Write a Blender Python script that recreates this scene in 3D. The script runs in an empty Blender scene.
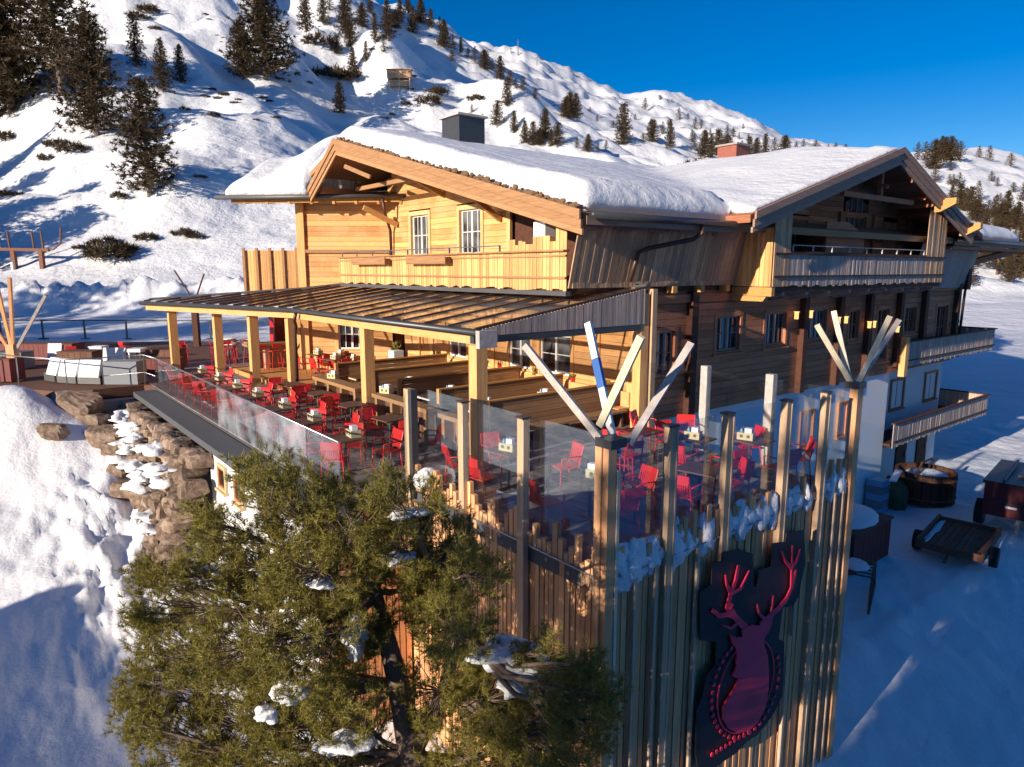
import bpy, math, random
import numpy as np
from mathutils import Vector, Matrix, noise as mnoise

random.seed(7)
rng = np.random.RandomState(11)
sc = bpy.context.scene
COL = sc.collection
R = math.radians

# ------------------------------------------------------------------ camera, sky, sun, exposure
CAMZ = 4.2
cam_d = bpy.data.cameras.new("camera")
cam = bpy.data.objects.new("camera", cam_d)
COL.objects.link(cam)
cam_d.sensor_width = 36.0
cam_d.lens = 36.0 * 686.0 / 1024.0
cam_d.clip_start = 0.1
cam_d.clip_end = 9000
cam.location = (0, 0, CAMZ)
cam.rotation_euler = (R(90 - 9.435), 0, 0)
sc.camera = cam

SUN_AZ = -134.0      # degrees clockwise from +Y
SUN_EL = 14.5
sd = Vector((math.sin(R(SUN_AZ)) * math.cos(R(SUN_EL)), math.cos(R(SUN_AZ)) * math.cos(R(SUN_EL)), math.sin(R(SUN_EL))))
sun_d = bpy.data.lights.new("sun", 'SUN')
sun_d.energy = 5.0
sun_d.angle = R(0.5)
sun_d.color = (1.0, 0.86, 0.70)
sun = bpy.data.objects.new("sun", sun_d)
COL.objects.link(sun)
sun.rotation_euler = (-sd).to_track_quat('-Z', 'Y').to_euler()

world = bpy.data.worlds.new("World")
sc.world = world
world.use_nodes = True
wn = world.node_tree
wn.nodes.clear()
w_out = wn.nodes.new('ShaderNodeOutputWorld')
w_bg = wn.nodes.new('ShaderNodeBackground')
w_bg.inputs['Strength'].default_value = 0.084
w_sky = wn.nodes.new('ShaderNodeTexSky')
w_sky.sky_type = 'NISHITA'
w_sky.sun_disc = False
w_sky.sun_elevation = R(SUN_EL)
w_sky.sun_rotation = R(SUN_AZ)
w_sky.altitude = 1200
w_sky.air_density = 1.0
w_sky.dust_density = 0.6
w_sky.ozone_density = 3.0
w_hs = wn.nodes.new('ShaderNodeHueSaturation')
w_hs.inputs['Hue'].default_value = 0.512
w_hs.inputs['Saturation'].default_value = 1.45
wn.links.new(w_sky.outputs[0], w_hs.inputs['Color'])
wn.links.new(w_hs.outputs[0], w_bg.inputs['Color'])
wn.links.new(w_bg.outputs[0], w_out.inputs['Surface'])

sc.view_settings.view_transform = 'Standard'
sc.view_settings.look = 'None'
sc.view_settings.exposure = 0.55
sc.view_settings.gamma = 1.0
sc.view_settings.use_curve_mapping = False

# ------------------------------------------------------------------ building frame: u along the right facade, v along the front facade
AZ = R(51.56)
UX = Vector((math.sin(AZ), math.cos(AZ), 0))
VX = Vector((-math.cos(AZ), math.sin(AZ), 0))
OO = Vector((1.28, 8.88, 0))
YAW = math.atan2(UX.y, UX.x)
def W(u, v, z=0.0):
    return OO + UX * u + VX * v + Vector((0, 0, z))
def toUV(x, y):
    p = Vector((x, y, 0)) - OO
    return p.dot(UX), p.dot(VX)

# ------------------------------------------------------------------ mesh helpers
class MB:
    def __init__(s):
        s.v = []; s.f = []
    def add(s, vs, fs):
        n = len(s.v)
        s.v.extend([tuple(p) for p in vs])
        s.f.extend([tuple(i + n for i in f) for f in fs])
    def box(s, x0, x1, y0, y1, z0, z1):
        if x0 > x1: x0, x1 = x1, x0
        if y0 > y1: y0, y1 = y1, y0
        if z0 > z1: z0, z1 = z1, z0
        s.add([(x0,y0,z0),(x1,y0,z0),(x1,y1,z0),(x0,y1,z0),(x0,y0,z1),(x1,y0,z1),(x1,y1,z1),(x0,y1,z1)],
              [(0,3,2,1),(4,5,6,7),(0,1,5,4),(1,2,6,5),(2,3,7,6),(3,0,4,7)])
    def prism(s, pts, d):
        """pts: planar 3D polygon, d: extrusion vector"""
        n = len(pts); d = Vector(d)
        a = [Vector(p) for p in pts]; b = [p + d for p in a]
        nrm = Vector((0, 0, 0))
        for i in range(n):
            nrm += a[i].cross(a[(i + 1) % n])
        fl = nrm.dot(d) > 0
        fs = []
        top = tuple(range(n, 2 * n)); bot = tuple(range(n - 1, -1, -1))
        if not fl: top = top[::-1]; bot = bot[::-1]
        fs += [top, bot]
        for i in range(n):
            j = (i + 1) % n
            fs.append((i, j, n + j, n + i) if fl else (j, i, n + i, n + j))
        s.add(a + b, fs)
    def beam(s, p0, p1, w, h, up=(0, 0, 1)):
        p0 = Vector(p0); p1 = Vector(p1); d = (p1 - p0).normalized(); up = Vector(up)
        if abs(d.dot(up)) > 0.98: up = Vector((1, 0, 0))
        sx = d.cross(up).normalized() * (w / 2); uy = sx.cross(d).normalized() * (h / 2)
        q = [p0 - sx - uy, p0 + sx - uy, p0 + sx + uy, p0 - sx + uy]
        s.prism(q, p1 - p0)
    def tube(s, pts, r, n=8, cap=True):
        pts = [Vector(p) for p in pts]
        rr = r if isinstance(r, (list, tuple)) else [r] * len(pts)
        base = len(s.v); ref = None
        for i, p in enumerate(pts):
            t = (pts[min(i + 1, len(pts) - 1)] - pts[max(i - 1, 0)]).normalized()
            if ref is None:
                ref = t.orthogonal().normalized()
            ref = (ref - t * ref.dot(t))
            if ref.length < 1e-5: ref = t.orthogonal()
            ref.normalize(); b = t.cross(ref)
            for k in range(n):
                a = 2 * math.pi * k / n
                s.v.append(tuple(p + (ref * math.cos(a) + b * math.sin(a)) * rr[i]))
        for i in range(len(pts) - 1):
            for k in range(n):
                k2 = (k + 1) % n
                s.f.append((base + i * n + k, base + i * n + k2, base + (i + 1) * n + k2, base + (i + 1) * n + k))
        if cap:
            s.f.append(tuple(base + k for k in range(n))[::-1])
            e = base + (len(pts) - 1) * n
            s.f.append(tuple(e + k for k in range(n)))
    def disc(s, c, r, h, n=20, axis='z'):
        c = Vector(c)
        e = {'z': Vector((0, 0, h)), 'x': Vector((h, 0, 0)), 'y': Vector((0, h, 0))}[axis]
        s.tube([c, c + e], r, n)
    def rock(s, c, r, seed=0, sub=10, rot=0.0, k=6):
        rr = random.Random(seed * 31 + 5); pl = []
        for i in range(k):
            q = Vector((rr.gauss(0, 1), rr.gauss(0, 1), rr.gauss(0, 1))).normalized(); pl.append((q, rr.uniform(.6, .95)))
        for q in ((1,0,0),(-1,0,0),(0,1,0),(0,-1,0),(0,0,1),(0,0,-1)): pl.append(((Vector(q) + Vector((rr.uniform(-.2, .2), rr.uniform(-.2, .2), rr.uniform(-.2, .2)))).normalized(), rr.uniform(.72, .85)))
        c = Vector(c); base = len(s.v); m = sub; n = sub * 2; ca, sa = math.cos(rot), math.sin(rot)
        for i in range(m + 1):
            th = math.pi * i / m
            for j in range(n):
                ph = 2 * math.pi * j / n
                d = Vector((math.sin(th) * math.cos(ph), math.sin(th) * math.sin(ph), math.cos(th)))
                t = 1.15
                for q, dd in pl:
                    a = q.dot(d)
                    if a > .05: t = min(t, dd / a)
                t *= 1 + .07 * mnoise.noise(d * 3 + Vector((seed, 0, 0))) + .04 * mnoise.noise(d * 9 + Vector((seed, 3, 0)))
                x, y = d.x * r[0] * t, d.y * r[1] * t
                s.v.append((c.x + x * ca - y * sa, c.y + x * sa + y * ca, c.z + d.z * r[2] * t))
        for i in range(m):
            for j in range(n):
                j2 = (j + 1) % n
                s.f.append((base + i * n + j, base + (i + 1) * n + j, base + (i + 1) * n + j2, base + i * n + j2))
    def blob(s, c, r, seed=0, sub=10, rough=0.25, flat=1.0, rot=0.0):
        c = Vector(c); rx, ry, rz = r
        base = len(s.v); m = sub; k = sub * 2
        ca, sa = math.cos(rot), math.sin(rot)
        for i in range(m + 1):
            th = math.pi * i / m
            for j in range(k):
                ph = 2 * math.pi * j / k
                d = Vector((math.sin(th) * math.cos(ph), math.sin(th) * math.sin(ph), math.cos(th)))
                q = mnoise.noise(d * 1.3 + Vector((seed * 7.3, seed * 1.7, 0))) * rough + mnoise.noise(d * 3.1 + Vector((seed, 9, 2))) * rough * .4
                rr = 1 + q
                x, y = d.x * rx * rr, d.y * ry * rr
                s.v.append((c.x + x * ca - y * sa, c.y + x * sa + y * ca, c.z + d.z * rz * rr))
        for i in range(m):
            for j in range(k):
                j2 = (j + 1) % k
                s.f.append((base + i * k + j, base + (i + 1) * k + j, base + (i + 1) * k + j2, base + i * k + j2))

OFF = {}      # object name -> uv origin of its thing
def mesh_from(mb, name, mat, smooth=False, off=(0, 0, 0)):
    me = bpy.data.meshes.new(name)
    ox, oy, oz = off
    me.from_pydata([(a - ox, b - oy, c - oz) for a, b, c in mb.v], [], mb.f)
    if mat: me.materials.append(mat)
    if smooth: me.polygons.foreach_set('use_smooth', [True] * len(me.polygons))
    me.update()
    return me
def props(o, label=None, cat=None, group=None, kind=None):
    if label: o['label'] = label
    if cat: o['category'] = cat
    if group: o['group'] = group
    if kind: o['kind'] = kind
    return o
def thing(name, label, cat, loc=(0, 0, 0), rz=0.0, group=None, world=False):
    """an Empty at the base of the thing; loc in building (u,v,z) unless world"""
    o = bpy.data.objects.new(name, None); COL.objects.link(o)
    o.empty_display_size = 0.2
    if world:
        o.location = loc; o.rotation_euler = (0, 0, rz); OFF[o.name] = (0, 0, 0)
    else:
        o.location = W(*loc); o.rotation_euler = (0, 0, YAW + rz); OFF[o.name] = tuple(loc)
    return props(o, label, cat, group)
def part(name, mb, mat, par, smooth=False, label=None, absolute=False):
    """absolute: mb is given in building coordinates, the thing's own origin is subtracted"""
    root = par
    while root.parent: root = root.parent
    off = OFF[root.name] if absolute else (0, 0, 0)
    me = mesh_from(mb, name, mat, smooth, off)
    o = bpy.data.objects.new(name, me); COL.objects.link(o); o.parent = par
    if label: o['label'] = label
    return o
def single(name, mb, mat, label, cat, loc=(0, 0, 0), rz=0.0, group=None, kind=None, world=False, smooth=False, absolute=False):
    me = mesh_from(mb, name, mat, smooth, loc if absolute else (0, 0, 0))
    o = bpy.data.objects.new(name, me); COL.objects.link(o)
    if world: o.location = loc; o.rotation_euler = (0, 0, rz)
    else: o.location = W(*loc); o.rotation_euler = (0, 0, YAW + rz)
    return props(o, label, cat, group, kind)
def copy_thing(o, loc, rz=0.0, label=None, group=None, scale=None, world=False):
    c = o.copy(); COL.objects.link(c)
    if world: c.location = loc; c.rotation_euler = (0, 0, rz)
    else: c.location = W(*loc); c.rotation_euler = (0, 0, YAW + rz)
    if scale: c.scale = scale if isinstance(scale, (tuple, list)) else (scale,) * 3
    if label: c['label'] = label
    if group: c['group'] = group
    for ch in list(o.children):
        a = ch.copy(); COL.objects.link(a); a.parent = c
        for g in list(ch.children):
            b = g.copy(); COL.objects.link(b); b.parent = a
    return c
def place(o, loc, rz=0.0, label=None, group=None, world=False, scale=None):
    if world: o.location = loc; o.rotation_euler = (0, 0, rz)
    else: o.location = W(*loc); o.rotation_euler = (0, 0, YAW + rz)
    if label: o['label'] = label
    if group: o['group'] = group
    if scale: o.scale = scale if isinstance(scale, (tuple, list)) else (scale,) * 3
    return o

# ------------------------------------------------------------------ materials
def new_mat(name):
    m = bpy.data.materials.new(name); m.use_nodes = True
    nt = m.node_tree
    b = nt.nodes['Principled BSDF']
    return m, nt, b
def plain(name, col, rough=0.6, metal=0.0, bump=0.0, var=0.15, scale=6.0, spec=0.5):
    m, nt, b = new_mat(name)
    tc = nt.nodes.new('ShaderNodeTexCoord')
    n = nt.nodes.new('ShaderNodeTexNoise'); n.inputs['Scale'].default_value = scale; n.inputs['Detail'].default_value = 5
    nt.links.new(tc.outputs['Object'], n.inputs['Vector'])
    r = nt.nodes.new('ShaderNodeMapRange'); r.inputs['To Min'].default_value = 1 - var; r.inputs['To Max'].default_value = 1 + var
    nt.links.new(n.outputs['Fac'], r.inputs['Value'])
    mx = nt.nodes.new('ShaderNodeVectorMath'); mx.operation = 'SCALE'
    mx.inputs[0].default_value = col[:3]
    nt.links.new(r.outputs[0], mx.inputs['Scale'])
    nt.links.new(mx.outputs[0], b.inputs['Base Color'])
    b.inputs['Roughness'].default_value = rough; b.inputs['Metallic'].default_value = metal
    b.inputs['Specular IOR Level'].default_value = spec
    if bump:
        bp = nt.nodes.new('ShaderNodeBump'); bp.inputs['Strength'].default_value = bump; bp.inputs['Distance'].default_value = 0.02
        nt.links.new(n.outputs['Fac'], bp.inputs['Height']); nt.links.new(bp.outputs[0], b.inputs['Normal'])
    return m
def wood(name, c1, c2, grain='z', rough=0.75, isl=0.35, gs=1.0, weather=None):
    """boards are separate mesh islands: each one gets its own tone; grain streaks run along one axis"""
    m, nt, b = new_mat(name); L = nt.links.new; N = nt.nodes.new
    tc = N('ShaderNodeTexCoord'); mp = N('ShaderNodeMapping')
    sc3 = {'z': (14, 14, .9), 'x': (.9, 14, 14), 'y': (14, .9, 14), 'n': (5, 5, 5)}[grain]
    mp.inputs['Scale'].default_value = tuple(a * gs for a in sc3)
    L(tc.outputs['Object'], mp.inputs['Vector'])
    geo = N('ShaderNodeNewGeometry')
    off = N('ShaderNodeVectorMath'); off.operation = 'SCALE'; off.inputs[0].default_value = (37, 51, 23)
    L(geo.outputs['Random Per Island'], off.inputs['Scale'])
    ad = N('ShaderNodeVectorMath'); L(mp.outputs[0], ad.inputs[0]); L(off.outputs[0], ad.inputs[1])
    n1 = N('ShaderNodeTexNoise'); n1.inputs['Scale'].default_value = 1.6; n1.inputs['Detail'].default_value = 7; n1.inputs['Roughness'].default_value = .65
    L(ad.outputs[0], n1.inputs['Vector'])
    rp = N('ShaderNodeValToRGB'); rp.color_ramp.elements[0].position = .3; rp.color_ramp.elements[1].position = .72
    rp.color_ramp.elements[0].color = (*c2, 1); rp.color_ramp.elements[1].color = (*c1, 1)
    L(n1.outputs['Fac'], rp.inputs[0])
    mr = N('ShaderNodeMapRange'); mr.inputs['To Min'].default_value = 1 - isl; mr.inputs['To Max'].default_value = 1 + isl
    L(geo.outputs['Random Per Island'], mr.inputs['Value'])
    ms = N('ShaderNodeVectorMath'); ms.operation = 'SCALE'; L(rp.outputs[0], ms.inputs[0]); L(mr.outputs[0], ms.inputs['Scale'])
    # broad blotches and knots
    n2 = N('ShaderNodeTexNoise'); n2.inputs['Scale'].default_value = 1.3; n2.inputs['Detail'].default_value = 3
    L(tc.outputs['Object'], n2.inputs['Vector'])
    col = ms.outputs[0]
    if weather:
        r2 = N('ShaderNodeValToRGB'); r2.color_ramp.elements[0].position = .42; r2.color_ramp.elements[1].position = .62
        L(n2.outputs['Fac'], r2.inputs[0])
        mx = N('ShaderNodeMix'); mx.data_type = 'RGBA'; mx.inputs['B'].default_value = (*weather, 1)
        ml = N('ShaderNodeMath'); ml.operation = 'MULTIPLY'; ml.inputs[1].default_value = .6; L(r2.outputs[0], ml.inputs[0])
        L(ml.outputs[0], mx.inputs['Factor']); L(col, mx.inputs['A']); col = mx.outputs['Result']
    vo = N('ShaderNodeTexVoronoi'); vo.inputs['Scale'].default_value = 2.2
    L(ad.outputs[0], vo.inputs['Vector'])
    kr = N('ShaderNodeMapRange'); kr.inputs['From Min'].default_value = .06; kr.inputs['From Max'].default_value = .16; kr.inputs['To Min'].default_value = .45
    L(vo.outputs['Distance'], kr.inputs['Value'])
    m3 = N('ShaderNodeVectorMath'); m3.operation = 'SCALE'; L(col, m3.inputs[0]); L(kr.outputs[0], m3.inputs['Scale'])
    L(m3.outputs[0], b.inputs['Base Color'])
    b.inputs['Roughness'].default_value = rough; b.inputs['Specular IOR Level'].default_value = .3
    bp = N('ShaderNodeBump'); bp.inputs['Strength'].default_value = .35; bp.inputs['Distance'].default_value = .01
    L(n1.outputs['Fac'], bp.inputs['Height']); L(bp.outputs[0], b.inputs['Normal'])
    return m
def snow_mat(name, fine=1.0, st=.28):
    m, nt, b = new_mat(name); L = nt.links.new; N = nt.nodes.new
    tc = N('ShaderNodeTexCoord')
    n1 = N('ShaderNodeTexNoise'); n1.inputs['Scale'].default_value = .9 * fine; n1.inputs['Detail'].default_value = 9; n1.inputs['Roughness'].default_value = .62
    n2 = N('ShaderNodeTexNoise'); n2.inputs['Scale'].default_value = 11 * fine; n2.inputs['Detail'].default_value = 5
    n3 = N('ShaderNodeTexNoise'); n3.inputs['Scale'].default_value = .12 * fine; n3.inputs['Detail'].default_value = 8; n3.inputs['Roughness'].default_value = .6
    for n in (n1, n2, n3): L(tc.outputs['Object'], n.inputs['Vector'])
    b1 = N('ShaderNodeBump'); b1.inputs['Strength'].default_value = st; b1.inputs['Distance'].default_value = .35 / fine
    b2 = N('ShaderNodeBump'); b2.inputs['Strength'].default_value = .35; b2.inputs['Distance'].default_value = .03
    b3 = N('ShaderNodeBump'); b3.inputs['Strength'].default_value = .3; b3.inputs['Distance'].default_value = 1.6 / fine
    L(n3.outputs['Fac'], b3.inputs['Height']); L(n1.outputs['Fac'], b1.inputs['Height']); L(n2.outputs['Fac'], b2.inputs['Height'])
    L(b3.outputs[0], b1.inputs['Normal']); L(b1.outputs[0], b2.inputs['Normal']); L(b2.outputs[0], b.inputs['Normal'])
    rp = N('ShaderNodeValToRGB'); rp.color_ramp.elements[0].color = (.70, .72, .76, 1); rp.color_ramp.elements[1].color = (.84, .85, .87, 1)
    L(n1.outputs['Fac'], rp.inputs[0]); L(rp.outputs[0], b.inputs['Base Color'])
    b.inputs['Roughness'].default_value = .55; b.inputs['Specular IOR Level'].default_value = .25
    return m
M = {}
M['snow'] = snow_mat('snow_ground')
M['snow_far'] = snow_mat('snow_hill', .5, .6)
M['snow_soft'] = snow_mat('snow_soft', 2.2, .55)
M['gold'] = wood('golden_larch', (.82, .44, .17), (.56, .265, .09), 'y', isl=.36, weather=(.70, .42, .20))
M['gold_z'] = wood('golden_larch_upright', (.82, .48, .20), (.60, .30, .11), 'z', isl=.3)
M['gold_x'] = wood('golden_beam', (.66, .36, .12), (.44, .22, .07), 'x', isl=.2)
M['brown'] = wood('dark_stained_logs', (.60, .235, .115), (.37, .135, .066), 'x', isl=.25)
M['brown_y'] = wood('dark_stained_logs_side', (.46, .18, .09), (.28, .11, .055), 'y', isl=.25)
M['dark'] = wood('dark_beam', (.11, .045, .027), (.06, .024, .015), 'n', isl=.15)
M['weather'] = wood('weathered_boards', (.66, .42, .24), (.42, .25, .14), 'z', isl=.3, weather=(.30, .22, .16))
M['grey'] = wood('silver_grey_boards', (.58, .46, .38), (.34, .25, .20), 'z', isl=.25, weather=(.34, .31, .31))
M['slat'] = wood('facade_slats', (.86, .46, .22), (.57, .275, .12), 'z', isl=.3, weather=(.62, .37, .21))
M['post'] = wood('pale_post', (.60, .42, .27), (.42, .27, .16), 'z', isl=.15)
M['paleedge'] = wood('pale_grey_batten', (.60, .46, .34), (.42, .30, .20), 'z', isl=.1)
M['palewood'] = wood('pale_trim', (.74, .50, .24), (.58, .36, .16), 'z', isl=.12)
M['planed'] = wood('painted_beam', (.78, .68, .50), (.60, .50, .35), 'n', isl=.12)
M['greybeam'] = wood('bleached_beam', (.55, .50, .46), (.36, .32, .30), 'n', isl=.12)
M['barge'] = wood('larch_bargeboard', (.44, .24, .115), (.27, .14, .065), 'y', isl=.3)
M['barge_x'] = wood('weathered_bargeboard', (.42, .28, .21), (.25, .16, .12), 'x', isl=.2)
M['deck'] = wood('terrace_deck', (.30, .25, .23), (.16, .12, .11), 'y', isl=.3, gs=.8)
M['bench'] = wood('bench_wood', (.40, .23, .11), (.26, .14, .065), 'x', isl=.3)
M['table_dk'] = wood('dark_table', (.20, .10, .06), (.11, .05, .035), 'x', isl=.2)
M['white'] = plain('white_paint', (.80, .79, .76), .5, var=.05)
M['plaster'] = plain('white_plaster', (.80, .80, .80), .85, bump=.25, var=.05, scale=9)
M['red'] = plain('red_powder_coat', (.62, .025, .028), .4, var=.12)
M['reddark'] = plain('dark_red_panel', (.16, .02, .02), .6)
M['metal'] = plain('anthracite_metal', (.060, .064, .072), .4, .3, var=.2)
M['sheet'] = plain('grey_sheet_metal', (.11, .11, .115), .5, .3, var=.2, scale=3)
M['steel'] = plain('brushed_steel', (.42, .42, .44), .3, .9, var=.1)
M['copper'] = plain('brown_copper', (.10, .055, .04), .45, .5)
M['black'] = plain('black_rubber', (.015, .015, .016), .8)
M['boxwood'] = plain('pale_box_wood', (.62, .50, .28), .7)
M['paper'] = plain('white_card', (.82, .84, .86), .7, var=.04)
M['bluec'] = plain('light_blue_plastic', (.20, .42, .62), .5)
M['bluepaint'] = plain('blue_paint', (.015, .10, .36), .5, var=.2)
M['rust'] = plain('rusty_steel', (.20, .09, .055), .8, .2, bump=.3, var=.35)
M['concrete'] = plain('concrete', (.32, .29, .26), .9, bump=.4, var=.25, scale=4)
M['brick'] = plain('red_chimney_brick', (.30, .10, .07), .9, bump=.3, var=.3, scale=9)
M['cushion'] = plain('grey_cushion', (.24, .26, .29), .9, var=.06)
M['dkgrey'] = plain('dark_grey_cover', (.075, .08, .09), .8, var=.2)
M['deer'] = plain('dark_red_lacquer', (.72, .03, .075), .3, .0, var=.55, scale=1.6)
M['panelblack'] = plain('black_steel_panel', (.020, .017, .019), .5, .2, var=.3, scale=1.5)
M['plaid'] = plain('old_plywood', (.36, .27, .18), .8, var=.35, scale=3)
M['green'] = plain('green_tarp', (.06, .08, .035), .7, var=.4)
M['thatch'] = plain('brown_turf_edge', (.17, .10, .055), .95, bump=.8, var=.5, scale=18)

def glass_clear(name, tint, refl=.10, alpha=.0):
    m = bpy.data.materials.new(name); m.use_nodes = True; nt = m.node_tree; nt.nodes.clear(); N = nt.nodes.new; L = nt.links.new
    o = N('ShaderNodeOutputMaterial'); tr = N('ShaderNodeBsdfTransparent'); tr.inputs[0].default_value = (*tint, 1)
    gl = N('ShaderNodeBsdfGlossy'); gl.inputs['Roughness'].default_value = .02; gl.inputs[0].default_value = (.9, .95, 1, 1)
    fr = N('ShaderNodeFresnel'); fr.inputs['IOR'].default_value = 1.5
    ad = N('ShaderNodeMath'); ad.operation = 'MULTIPLY_ADD'; ad.inputs[1].default_value = .28; ad.inputs[2].default_value = refl * .3
    L(fr.outputs[0], ad.inputs[0])
    mx = N('ShaderNodeMixShader'); L(ad.outputs[0], mx.inputs[0]); L(tr.outputs[0], mx.inputs[1]); L(gl.outputs[0], mx.inputs[2])
    out = mx
    if alpha > 0:   # frost and dust on the glass
        df = N('ShaderNodeBsdfDiffuse'); df.inputs[0].default_value = (.75, .8, .85, 1)
        tc = N('ShaderNodeTexCoord'); n = N('ShaderNodeTexNoise'); n.inputs['Scale'].default_value = 1.6; n.inputs['Detail'].default_value = 6
        L(tc.outputs['Object'], n.inputs['Vector'])
        mr = N('ShaderNodeMapRange'); mr.inputs['From Min'].default_value = .35; mr.inputs['From Max'].default_value = .75; mr.inputs['To Max'].default_value = alpha * 2
        L(n.outputs['Fac'], mr.inputs['Value'])
        m2 = N('ShaderNodeMixShader'); L(mr.outputs[0], m2.inputs[0]); L(mx.outputs[0], m2.inputs[1]); L(df.outputs[0], m2.inputs[2]); out = m2
    L(out.outputs[0], o.inputs['Surface'])
    return m
M['glass'] = glass_clear('windbreak_glass', (.93, .965, .975), .03, .0)
M['frostglass'] = glass_clear('frosted_glass', (.84, .90, .93), .15, .10)
M['roofglass'] = glass_clear('roof_glass', (.90, .90, .90), .15, .04)
def pane_mat():
    m, nt, b = new_mat('window_glass'); N = nt.nodes.new; L = nt.links.new
    tc = N('ShaderNodeTexCoord'); n = N('ShaderNodeTexNoise'); n.inputs['Scale'].default_value = 1.1
    L(tc.outputs['Object'], n.inputs['Vector'])
    rp = N('ShaderNodeValToRGB'); rp.color_ramp.elements[0].position = .42; rp.color_ramp.elements[0].color = (.012, .012, .015, 1)
    rp.color_ramp.elements[1].position = .62; rp.color_ramp.elements[1].color = (.16, .18, .20, 1)
    L(n.outputs['Fac'], rp.inputs[0]); L(rp.outputs[0], b.inputs['Base Color'])
    b.inputs['Roughness'].default_value = .06; b.inputs['Specular IOR Level'].default_value = 1.0
    return m
M['pane'] = pane_mat()
M['curtain'] = plain('grey_curtain', (.40, .44, .48), .9)
def leaf_mat(name, c1, c2, trans=.2):
    m, nt, b = new_mat(name); N = nt.nodes.new; L = nt.links.new
    geo = N('ShaderNodeNewGeometry')
    rp = N('ShaderNodeValToRGB'); rp.color_ramp.elements[0].color = (*c1, 1); rp.color_ramp.elements[1].color = (*c2, 1)
    tc = N('ShaderNodeTexCoord'); n = N('ShaderNodeTexNoise'); n.inputs['Scale'].default_value = 2.5
    L(tc.outputs['Object'], n.inputs['Vector'])
    mx = N('ShaderNodeMath'); mx.operation = 'MULTIPLY_ADD'; mx.inputs[1].default_value = .5; L(geo.outputs['Random Per Island'], mx.inputs[0])
    m2 = N('ShaderNodeMath'); m2.operation = 'MULTIPLY'; m2.inputs[1].default_value = .5; L(n.outputs['Fac'], m2.inputs[0]); L(m2.outputs[0], mx.inputs[2])
    L(mx.outputs[0], rp.inputs[0]); L(rp.outputs[0], b.inputs['Base Color'])
    b.inputs['Roughness'].default_value = .55; b.inputs['Specular IOR Level'].default_value = .3
    tl = N('ShaderNodeBsdfTranslucent'); L(rp.outputs[0], tl.inputs[0])
    ms = N('ShaderNodeMixShader'); ms.inputs[0].default_value = trans
    out = nt.nodes['Material Output']
    L(b.outputs[0], ms.inputs[1]); L(tl.outputs[0], ms.inputs[2]); L(ms.outputs[0], out.inputs['Surface'])
    return m
M['needles'] = leaf_mat('pine_needles', (.040, .044, .012), (.46, .39, .085), .22)  # gold end of the ramp paints sunlit highlights into random needles
M['fartree'] = leaf_mat('stone_pine_needles', (.032, .021, .010), (.10, .066, .026), .12)
M['bark'] = plain('pine_bark', (.17, .12, .09), .9, bump=.6, var=.4, scale=14)
M['rock'] = None
def rock_mat():
    m, nt, b = new_mat('brown_rock'); N = nt.nodes.new; L = nt.links.new
    tc = N('ShaderNodeTexCoord'); n = N('ShaderNodeTexNoise'); n.inputs['Scale'].default_value = 3.6; n.inputs['Detail'].default_value = 10; n.inputs['Roughness'].default_value = .7
    L(tc.outputs['Object'], n.inputs['Vector'])
    rp = N('ShaderNodeValToRGB'); e = rp.color_ramp.elements
    e[0].position = .3; e[0].color = (.07, .045, .033, 1); e[1].position = .72; e[1].color = (.42, .34, .27, 1)
    k = e.new(.5); k.color = (.22, .15, .105, 1)
    L(n.outputs['Fac'], rp.inputs[0])
    geo = N('ShaderNodeNewGeometry'); mr = N('ShaderNodeMapRange'); mr.inputs['To Min'].default_value = .65; mr.inputs['To Max'].default_value = 1.3
    L(geo.outputs['Random Per Island'], mr.inputs['Value'])
    ms = N('ShaderNodeVectorMath'); ms.operation = 'SCALE'; L(rp.outputs[0], ms.inputs[0]); L(mr.outputs[0], ms.inputs['Scale'])
    L(ms.outputs[0], b.inputs['Base Color']); b.inputs['Roughness'].default_value = .9
    bp = N('ShaderNodeBump'); bp.inputs['Strength'].default_value = .8; bp.inputs['Distance'].default_value = .06
    L(n.outputs['Fac'], bp.inputs['Height']); L(bp.outputs[0], b.inputs['Normal'])
    return m
M['rock'] = rock_mat()
M['sky_lamp'] = None
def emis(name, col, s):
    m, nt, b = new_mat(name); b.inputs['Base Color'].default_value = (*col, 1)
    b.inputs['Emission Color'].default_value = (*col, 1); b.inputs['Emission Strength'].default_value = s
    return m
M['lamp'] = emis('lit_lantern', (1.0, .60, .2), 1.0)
# ------------------------------------------------------------------ terrain
def smooth(a, b, x):
    t = np.clip((np.asarray(x, float) - a) / (b - a), 0, 1)
    return t * t * (3 - 2 * t)
_lat = np.random.RandomState(5).rand(256, 256)
def vnoise(x, y):
    x = np.asarray(x, float); y = np.asarray(y, float)
    xi = np.floor(x).astype(int); yi = np.floor(y).astype(int)
    fx = x - xi; fy = y - yi
    fx = fx * fx * fx * (fx * (fx * 6 - 15) + 10); fy = fy * fy * fy * (fy * (fy * 6 - 15) + 10)
    a = _lat[xi % 256, yi % 256]; b = _lat[(xi + 1) % 256, yi % 256]
    c = _lat[xi % 256, (yi + 1) % 256]; d = _lat[(xi + 1) % 256, (yi + 1) % 256]
    return (a * (1 - fx) + b * fx) * (1 - fy) + (c * (1 - fx) + d * fx) * fy
def fbm(x, y, oct=4, rg=False):
    s = 0; am = 1; t = 0
    for k in range(oct):
        n = vnoise(x * 2 ** k + 17.3 * k, y * 2 ** k + 9.1 * k)
        if rg: n = 1 - np.abs(n * 2 - 1)
        s = s + n * am; t += am; am *= .5
    return s / t - .5
TH = R(9.435); CT, ST = math.cos(TH), math.sin(TH)
def zrow(py, D):
    k = py - 383.5
    return CAMZ + (-ST * 686 - CT * k) / (CT * 686 - ST * k) * D
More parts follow.
